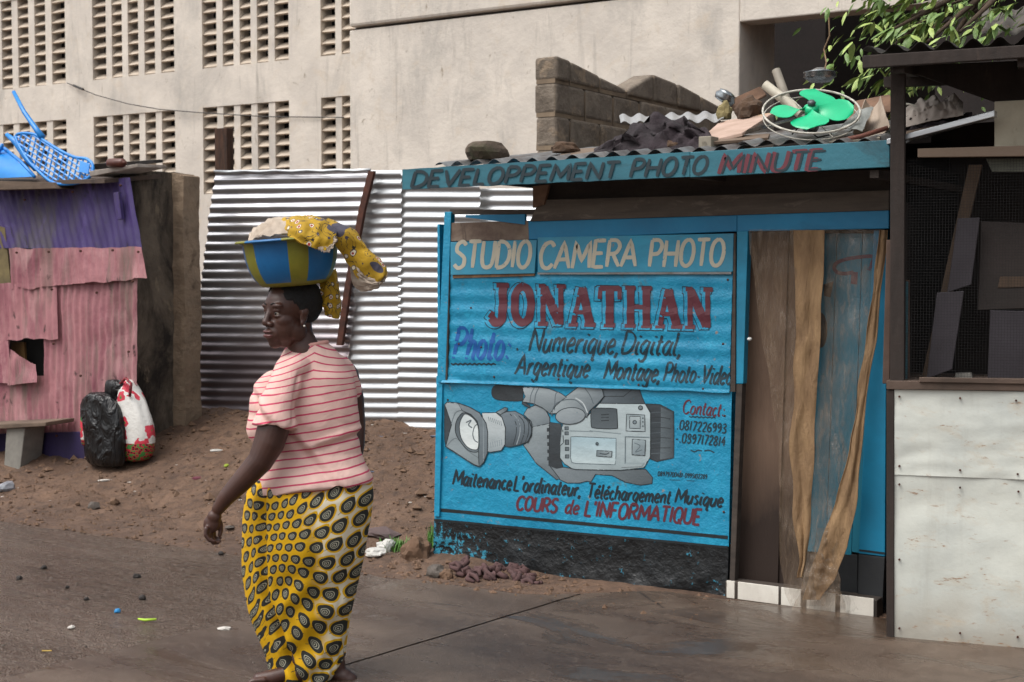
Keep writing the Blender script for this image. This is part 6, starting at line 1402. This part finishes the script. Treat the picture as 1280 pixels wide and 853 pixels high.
# thin stalk between drops
stalk = wx_.math('MULTIPLY', wx_.math('LESS_THAN', wx_.math('ABSOLUTE', wx_.math('SUBTRACT', ly, wx_.math('MULTIPLY', lx, .5))), .018), wx_.math('GREATER_THAN', dt, .33))
cc = wx_.mix(wx_.math('MULTIPLY', stalk, .8), cc, dk)
wx_.base(cc); wx_.rough(.8); wx_.set(Specular_IOR_Level=.3); wx_.bump(wx_.noise(9, 5, .6, None, 1.0), .4, .014)
sk = mb.build('wrap_skirt', wx_.m, WM, local=True, smoothf=True); k = sk.modifiers.new('t', 'SOLIDIFY'); k.thickness = .004
uvl = sk.data.uv_layers.new(name='cloth')
for lp in sk.data.loops: uvl.data[lp.index].uv = uvs[lp.vertex_index]
# ---- basin
BC = pl(363, 357, .0)
bz = atd(367.5, 357, WD)
BS = thing('basin', bz, 'blue and yellow striped plastic basin balanced on the woman\'s head', 'basin', None, TH)
rotb = Matrix.Rotation(R(-4.5), 3, 'Y') @ Matrix.Rotation(R(2), 3, 'X')
by_ = mat('basin_blue', '#11598f', '#166aa3', 3, .4, bump=.15, stains=[('#0f4f7d', 4, .55, .8, (1, 1, 1)), ('#5f8aa8', 18, .69, .72, (1, 1, 1))])
gy = mat('basin_yellow_green', '#74731f', '#868029', 3, .45, bump=.15, stains=[('#5d6a22', 4, .5, .8, (1, 1, 1)), ('#c9b83a', 12, .66, .7, (1, 1, 1))])
NS = 144
def sector(i, j):
    a_ = (math.degrees(2*math.pi*(j+.5)/NS)-270+180) % 360-180     # angle from the lens side, right positive
    if i <= 2: return 1
    if i >= 13: return 1 if (a_ % 90) < 45 else 0
    b_ = (a_+40) % 69.0
    return 0 if b_ < 44 else 1
prof = [(0, 0), (.09, .0), (.118, .004), (.134, .018), (.147, .036), (.160, .062), (.169, .090), (.174, .115), (.177, .142), (.179, .160), (.181, .176), (.183, .182), (.194, .186), (.203, .189), (.207, .186), (.207, .192), (.200, .197), (.182, .194), (.170, .165), (.132, .05), (.11, .016), (0, .012)]
prof = [(r*1.035, z*.96) for r, z in prof]
mb = MB(); mb.lathe(prof, (0, 0, 0), NS, rotb, 0, sector); mb.build('bowl', parent=BS, local=True, smoothf=True, mats=[by_, gy])
RIMZ = .181
def bl_(px, py, dy=0): return WI @ (atd(px, py, WD+dy)-bz)
# ---- wax cloths in and over the basin
cl = NT('yellow_wax_cloth'); v1 = 0; dv = cl.noise(13, 2, .5, None, 1.5); e_ = cl.vor(7.5, None, 'DISTANCE_TO_EDGE'); n4 = cl.noise(6)
cc = cl.mix(cl.step(n4, .35, .7), lin('#b5901b'), lin('#957618'))
vein = cl.math('LESS_THAN', cl.math('ABSOLUTE', cl.math('SUBTRACT', dv, .5)), .012); cc = cl.mix(vein, cc, lin('#2e2b20'))
v2_ = cl.vor(25); cc = cl.mix(cl.math('LESS_THAN', v2_, .30), cc, lin('#3a3442')); cc = cl.mix(cl.math('LESS_THAN', v2_, .245), cc, lin('#d6cbb4')); cc = cl.mix(cl.math('LESS_THAN', v2_, .16), cc, lin('#8d2a2c'))
v3_ = cl.noise(7, 2, .4); cc = cl.mix(cl.math('GREATER_THAN', v3_, .66), cc, lin('#43404d')); cl.base(cc); cl.rough(.85); cl.bump(cl.noise(14, 4, .6, None, 1), .5, .012)
lining = mat('white_cloth_lining', '#b3a596', '#968878', 6, .9, bump=.7, bs=14, bd=.012, stains=[('#7d6c5d', 7, .55, .75, (1, 1, 1))])
CL = thing('patterned_cloth', bz+Vector((0, 0, .18)), 'yellow wax print cloth heaped in the basin and trailing off its right side', 'cloth', None, TH)
clo = WI @ (CL.location-bz)
def cl_(px, py, dy=0): return bl_(px, py, dy)-clo
def sheet(name, rows, m, parent, th=.006, nu=30, nv=14, amp=.008, seed=0, sag=0):
    """rows: lists of (px,py,depth) from near edge to far edge, lofted smoothly"""
    def sm_(P, s):
        k = s*(len(P)-1); i = min(int(k), len(P)-2); f_ = k-i
        a = P[max(i-1, 0)]; b = P[i]; c = P[i+1]; d = P[min(i+2, len(P)-1)]
        return [.5*((2*b[n])+(-a[n]+c[n])*f_+(2*a[n]-5*b[n]+4*c[n]-d[n])*f_*f_+(-a[n]+3*b[n]-3*c[n]+d[n])*f_**3) for n in range(3)]
    def g(s, t):
        pts = [sm_(r, s) for r in rows]; p = sm_(pts, t); q = cl_(*p)
        w = min(1, 5*s, 5*(1-s))*.5+.5
        return q+Vector((noise.noise(Vector((s*7+seed, t*5, 1))), noise.noise(Vector((s*8, t*5+seed, 4)))*1.4, noise.noise(Vector((s*9+seed, t*7, 9)))))*amp*w
    o = patch(name, g, nu, nv, m, parent, th, local=True); return o
# white inner cloth heap
sheet('lining', [[(310, 302, -.17), (322, 297, -.18), (340, 294, -.19), (362, 291, -.19)], [(311, 294, -.10), (322, 285, -.11), (342, 276, -.12), (364, 276, -.12)], [(313, 293, .05), (325, 283, .05), (344, 273, .05), (366, 272, .05)], [(315, 297, .15), (327, 290, .15), (346, 282, .15), (366, 282, .15)]], lining, CL, .008, 26, 20, .012, 3)
# main fold lying over the near rim
sheet('cloth_fold', [[(352, 291, -.13), (366, 298, -.21), (384, 307, -.225), (396, 311, -.225), (410, 314, -.215)], [(346, 284, -.12), (364, 286, -.20), (385, 292, -.22), (400, 297, -.22), (416, 303, -.20)], [(344, 277, -.09), (362, 274, -.12), (386, 273, -.15), (404, 277, -.15), (421, 291, -.15)], [(347, 275, .0), (366, 271, -.02), (388, 270, -.02), (406, 275, -.02), (420, 288, -.02)], [(350, 279, .1), (370, 276, .1), (390, 275, .1), (406, 280, .1), (418, 292, .1)]], cl.m, CL, .007, 46, 34, .008, 5)
sheet('lining_hem', [[(398, 311, -.222), (404, 314, -.22), (411, 315, -.215), (417, 303, -.20)], [(394, 306, -.218), (404, 308, -.218), (412, 308, -.212), (421, 295, -.18)]], lining, CL, .008, 12, 5, .003, 7)
# tail that shoots out to the right and hangs down
sheet('cloth_tail', [[(404, 284, -.10), (418, 304, -.12), (430, 324, -.10), (444, 343, -.10), (456, 358, -.09), (464, 363, -.09)], [(406, 277, -.10), (431, 289, -.13), (448, 308, -.12), (462, 326, -.13), (472, 342, -.13), (477, 350, -.13)], [(410, 273, -.04), (443, 288, -.06), (458, 308, -.09), (474, 324, -.09), (482, 334, -.10), (484, 344, -.10)], [(412, 276, .06), (443, 293, .0), (457, 312, -.04), (472, 328, -.05), (479, 337, -.06), (481, 346, -.06)]], cl.m, CL, .007, 40, 20, .008, 9)
sheet('lining_tail', [[(437, 324, -.06), (438, 342, -.06), (441, 356, -.06), (452, 365, -.07)], [(446, 334, -.10), (451, 348, -.11), (458, 359, -.11), (466, 363, -.115)], [(458, 348, -.12), (466, 354, -.125), (474, 355, -.125), (479, 352, -.12)], [(470, 342, -.11), (478, 346, -.11), (484, 343, -.10), (485, 341, -.09)]], lining, CL, .008, 20, 14, .008, 13)
# piece hanging behind the head
sheet('hanging_fold', [[(400, 352, .02), (401, 366, .02), (404, 384, .03), (406, 394, .04)], [(408, 344, .03), (410, 360, .0), (412, 382, .01), (413, 397, .02)], [(416, 338, .06), (420, 356, .03), (423, 380, .04), (424, 398, .05)], [(420, 336, .10), (423, 352, .08), (426, 372, .09), (426, 385, .09)]], cl.m, CL, .007, 24, 20, .008, 17)
# ------------------------------------------------------------------ stones, litter, weeds
stm = [mat('brown_stone', '#6d5442', '#54402f', 8, .9, bump=.8, bs=25), mat('grey_stone', '#5e5650', '#474039', 8, .85, bump=.8, bs=25), mat('dark_stone', '#2d2724', '#1f1b19', 8, .8, bump=.8)]
def gp_(px, py, it=6):      # where the line of sight meets the terrain
    z = 0.0
    for _ in range(it): p = atz(px, py, z); z = max(ground_h(p.x, p.y), .0)*.6+z*.4
    if p.y < redge(p.x): z = .014
    p = atz(px, py, z); return p
p = gp_(520, 697); o = rock('rock', p, (.085, .07, .085), stm[0], 'large brown broken rock lying by the left corner of the kiosk', 'rock', None, seed=4, sub=3, rough=.42)
white = mat('white_bag_plastic', '#c3c1bb', '#a8a59e', 10, .4, bump=.8, bs=12, bd=.015)
p = gp_(470, 694); o = rock('plastic_bag', p, (.06, .045, .03), white, 'white crumpled plastic bag on the dirt left of the big brown rock', 'plastic bag', 'white bags on the dirt', seed=2, sub=3, rough=.5)
p = gp_(482, 688); o = rock('plastic_bag', p, (.055, .04, .05), white, 'second white crumpled bag nearer the green weed', 'plastic bag', 'white bags on the dirt', seed=6, sub=3, rough=.5)
p = gp_(545, 720); rock('stone', p, (.055, .045, .045), stm[1], 'pale rounded stone at the kiosk foot right of the big rock', 'stone', 'stones along the kiosk foot', seed=11, sub=3)
p = gp_(558, 722); rock('stone', p, (.045, .04, .035), stm[0], 'small brown stone between the pale stone and the twisted rag', 'stone', 'stones along the kiosk foot', seed=12, sub=3)
rg = mat('purple_brown_rag', '#5a4140', '#453130', 10, .9, bump=.8)
rr_ = random.Random(5)
mb = MB()
for k_ in range(34):
    c_ = gp_(rr_.uniform(572, 668), rr_.uniform(712, 728)); c_.z += rr_.uniform(.0, .05)*(1-abs(c_.x-at(615, 715).x)/.25); a_ = rr_.uniform(0, 6.28); L = rr_.uniform(.05, .10)
    P = [c_+Vector((math.cos(a_+t*.9)*L*(t-1.5)*.5, math.sin(a_+t*.9)*L*(t-1.5)*.35, .015*math.sin(t*2+k_)+.01)) for t in (0, .75, 1.5, 2.25, 3)]
    mb.tube(P, [.010, .016, .018, .015, .009], 7)
o = mb.build('twisted_rag', rg, loc=gp_(620, 722), smoothf=True); props(o, 'heap of twisted purple brown rags along the kiosk foot', 'rags')
gr = mat('weed_green', '#56842f', '#406a25', 20, .6); mb = MB()
for k_ in range(150):
    b_ = gp_(rr_.gauss(494, 8), rr_.uniform(683, 691)); a_ = rr_.uniform(0, 6.28); h_ = rr_.uniform(.03, .07); w = Vector((math.cos(a_+1.57), math.sin(a_+1.57), 0))*.003; t_ = b_+Vector((math.cos(a_)*h_*.6, math.sin(a_)*h_*.6, h_))
    m_ = (b_+t_)/2+Vector((0, 0, h_*.2)); mb.add([b_-w, b_+w, m_+w, m_-w, t_], [(0, 1, 2, 3), (3, 2, 4)])
props(mb.build('weeds', gr, loc=gp_(494, 688)), 'small tuft of green weeds beside the big brown rock', 'weeds', None, 'stuff')
mb = MB()
for k_ in range(60):
    b_ = gp_(rr_.uniform(536, 544), rr_.uniform(672, 690)); b_ = Vector((b_.x, b_.y, b_.z+.02)); a_ = rr_.uniform(0, 6.28); h_ = rr_.uniform(.03, .09); w = Vector((math.cos(a_+1.57), math.sin(a_+1.57), 0))*.006; t_ = b_+Vector((math.cos(a_)*h_*.4, math.sin(a_)*h_*.4, h_))
    mb.add([b_-w, b_+w, t_], [(0, 1, 2)])
props(mb.build('weeds', gr, loc=gp_(540, 690)), 'weeds growing against the lower left edge of the kiosk', 'weeds', None, 'stuff')
# loose rubble and clods: far too many to count
def scatter(name, n, region, size, m, label, cat, seed, flat=1.0, thr=None):
    r_ = random.Random(seed); mb = MB(); t = [(0, 1, 2), (0, 2, 3), (0, 3, 4), (0, 4, 1), (5, 2, 1), (5, 3, 2), (5, 4, 3), (5, 1, 4)]; k_ = 0
    while k_ < n:
        u = r_.uniform(region[0], region[1]); v = r_.uniform(region[2], region[3])
        if thr and noise.noise(Vector((u*1.3, v*1.3, seed))) < thr: k_ += .2; continue
        s = size*(.35+r_.random()**3*1.6); z = ground_h(u, v) if v > redge(u) else .012
        a_ = r_.uniform(0, 6.3); c_, d_ = math.cos(a_), math.sin(a_); V = [(0, 0, .8*flat), (1, 0, .1), (0, 1, .1), (-1, 0, .15), (0, -1, .1), (0, 0, -.5)]
        V = [(x*r_.uniform(.7, 1.2), y*r_.uniform(.6, 1.1), q*r_.uniform(.7, 1.2)) for x, y, q in V]
        mb.add([(u+(x*c_-y*d_)*s, v+(x*d_+y*c_)*s, z+q*s) for x, y, q in V], t); k_ += 1
    o = mb.build(name, m, loc=((region[0]+region[1])/2, (region[2]+region[3])/2, 0)); return props(o, label, cat, None, 'stuff')
scatter('rubble', 5000, (-4.6, .1, -.6, 2.05), .011, stm[0], 'loose brown rubble and clods over the dirt bank', 'rubble', 3)
scatter('rubble', 420, (-4.6, .1, .5, 2.05), .026, stm[0], 'loose brown stones scattered high on the dirt bank', 'rubble', 5, 1, .05)
scatter('rubble', 500, (-.1, 1.9, -.62, -.1), .014, stm[0], 'small rubble along the front of the kiosk', 'rubble', 8)
scatter('grit', 1500, (-5, 1.5, -3.4, -.5), .0045, stm[1], 'fine grit scattered over the wet road', 'grit', 12)
lt = mat('litter_blue_grey', '#4d5f7c', '#5b6670', 20, .6); lw = mat('litter_white', '#b9b4ac', None, 9, .6); 
scatter('litter', 55, (-1.9, -.1, .1, 1.9), .022, lt, 'blue grey scraps of litter on the bank beside the kiosk', 'litter', 21, .25)
scatter('litter', 70, (-4.4, -.2, -.4, 1.9), .014, lw, 'tiny pale scraps of litter over the dirt bank', 'litter', 23, .3)
# single things one can point to
def bit(name, px, py, r, m, label, cat, seed, group=None): return rock(name, gp_(px, py), r, m, label, cat, group, seed=seed, sub=2, rough=.35)
bit('blue_cap', 147, 765, (.017, .015, .013), mat('cap_blue', '#2b84bd', None, 5, .4), 'small blue bottle cap on the wet road left of the woman', 'cap', 1)
p = gp_(184, 777); mb = MB(); mb.tube([p+RX*(-.043)+Vector((0, 0, .012)), p+RX*(-.01)+Vector((0, 0, .006)), p+RX*.043+Vector((0, 0, .010))], [.004, .007, .005], 8)
props(mb.build('lime_strip', mat('lime_plastic', '#a9cf3a', None, 5, .45), loc=p, smoothf=True), 'bright lime green plastic strip lying on the wet road', 'strip')
bit('paper_scrap', 89, 785, (.022, .014, .008), lw, 'white scrap on the road left of the lime strip', 'scrap', 3)
bit('paper_scrap', 280, 787, (.032, .02, .010), lw, 'pale flattened scrap on the road just left of the wrap skirt', 'scrap', 4)
p = gp_(59, 815); mb = MB(); mb.tube([p+RX*(-.022)+Vector((0, 0, .004)), p+RX*.02+Vector((0, 0, .005))], .003, 6); props(mb.build('straw', mat('straw_yellow', '#b79a45', None, 5, .7), loc=p), 'thin yellow straw lying on the road near the bottom left', 'straw')
for i, (px, py, r) in enumerate([(55, 711, .02), (171, 722, .022), (24, 724, .02), (108, 750, .014), (178, 749, .02), (84, 735, .012), (276, 693, .018)]):
    bit('pebble', px, py, (r, r*.8, r*.8), stm[2], ['small dark stone on the road left edge above the others', 'dark stone on the road below the dirt edge in the middle left', 'flat dark stone nearest the left edge of the road', 'tiny dark stone left of the blue cap', 'dark stone just above the blue cap', 'tiny dark stone between the road edge and the lime strip', 'dark stone on the road edge just left of the woman'][i], 'stone', 31+i, 'dark stones on the wet road')
for i, (px, py, r) in enumerate([(117, 636, .045), (143, 630, .04), (97, 631, .018)]):
    bit('clod', px, py, (r, r*.8, r*.85), stm[0 if i else 1], ['biggest dark clod on the dirt below the black bag', 'second dark clod right of the biggest one below the bags', 'tiny clod left of the two dark clods'][i], 'clod', 41+i, 'clods on the dirt')
bit('plastic_bag', 8, 612, (.08, .06, .045), mat('dirty_pale_plastic', '#8f9096', '#777a80', 10, .4, bump=.8), 'dirty pale grey plastic bag at the left edge under the bench', 'plastic bag', 51)
bit('litter_scrap', 246, 600, (.045, .03, .02), mat('maroon_rag', '#5b2533', None, 9, .8), 'maroon rag scrap on the bank left of the woman', 'rag', 52)
bit('litter_scrap', 283, 583, (.035, .02, .012), mat('lime_wrapper', '#8a9a2a', None, 9, .5), 'yellow green wrapper on the bank beside the woman\'s arm', 'wrapper', 53)
bit('litter_scrap', 271, 564, (.05, .03, .012), white, 'white litter scrap on the bank left of the woman\'s elbow', 'scrap', 54)
bit('litter_scrap', 200, 607, (.045, .025, .02), white, 'white litter scrap on the dirt below the printed bag', 'scrap', 55)
bit('litter_scrap', 131, 601, (.05, .02, .008), lw, 'flat white scrap on the dirt in front of the black bag', 'scrap', 56)
bit('mud_sheet', 475, 668, (.16, .10, .03), mat('purple_mud', '#5c4a48', '#4b3c3a', 6, .7, bump=.6), 'flat purplish mud patch on the dirt behind the white bags', 'mud', 57)
bit('stone', 287, 660, (.035, .025, .012), stm[1], 'flat grey stone on the dirt beside the hanging hand', 'stone', 58)
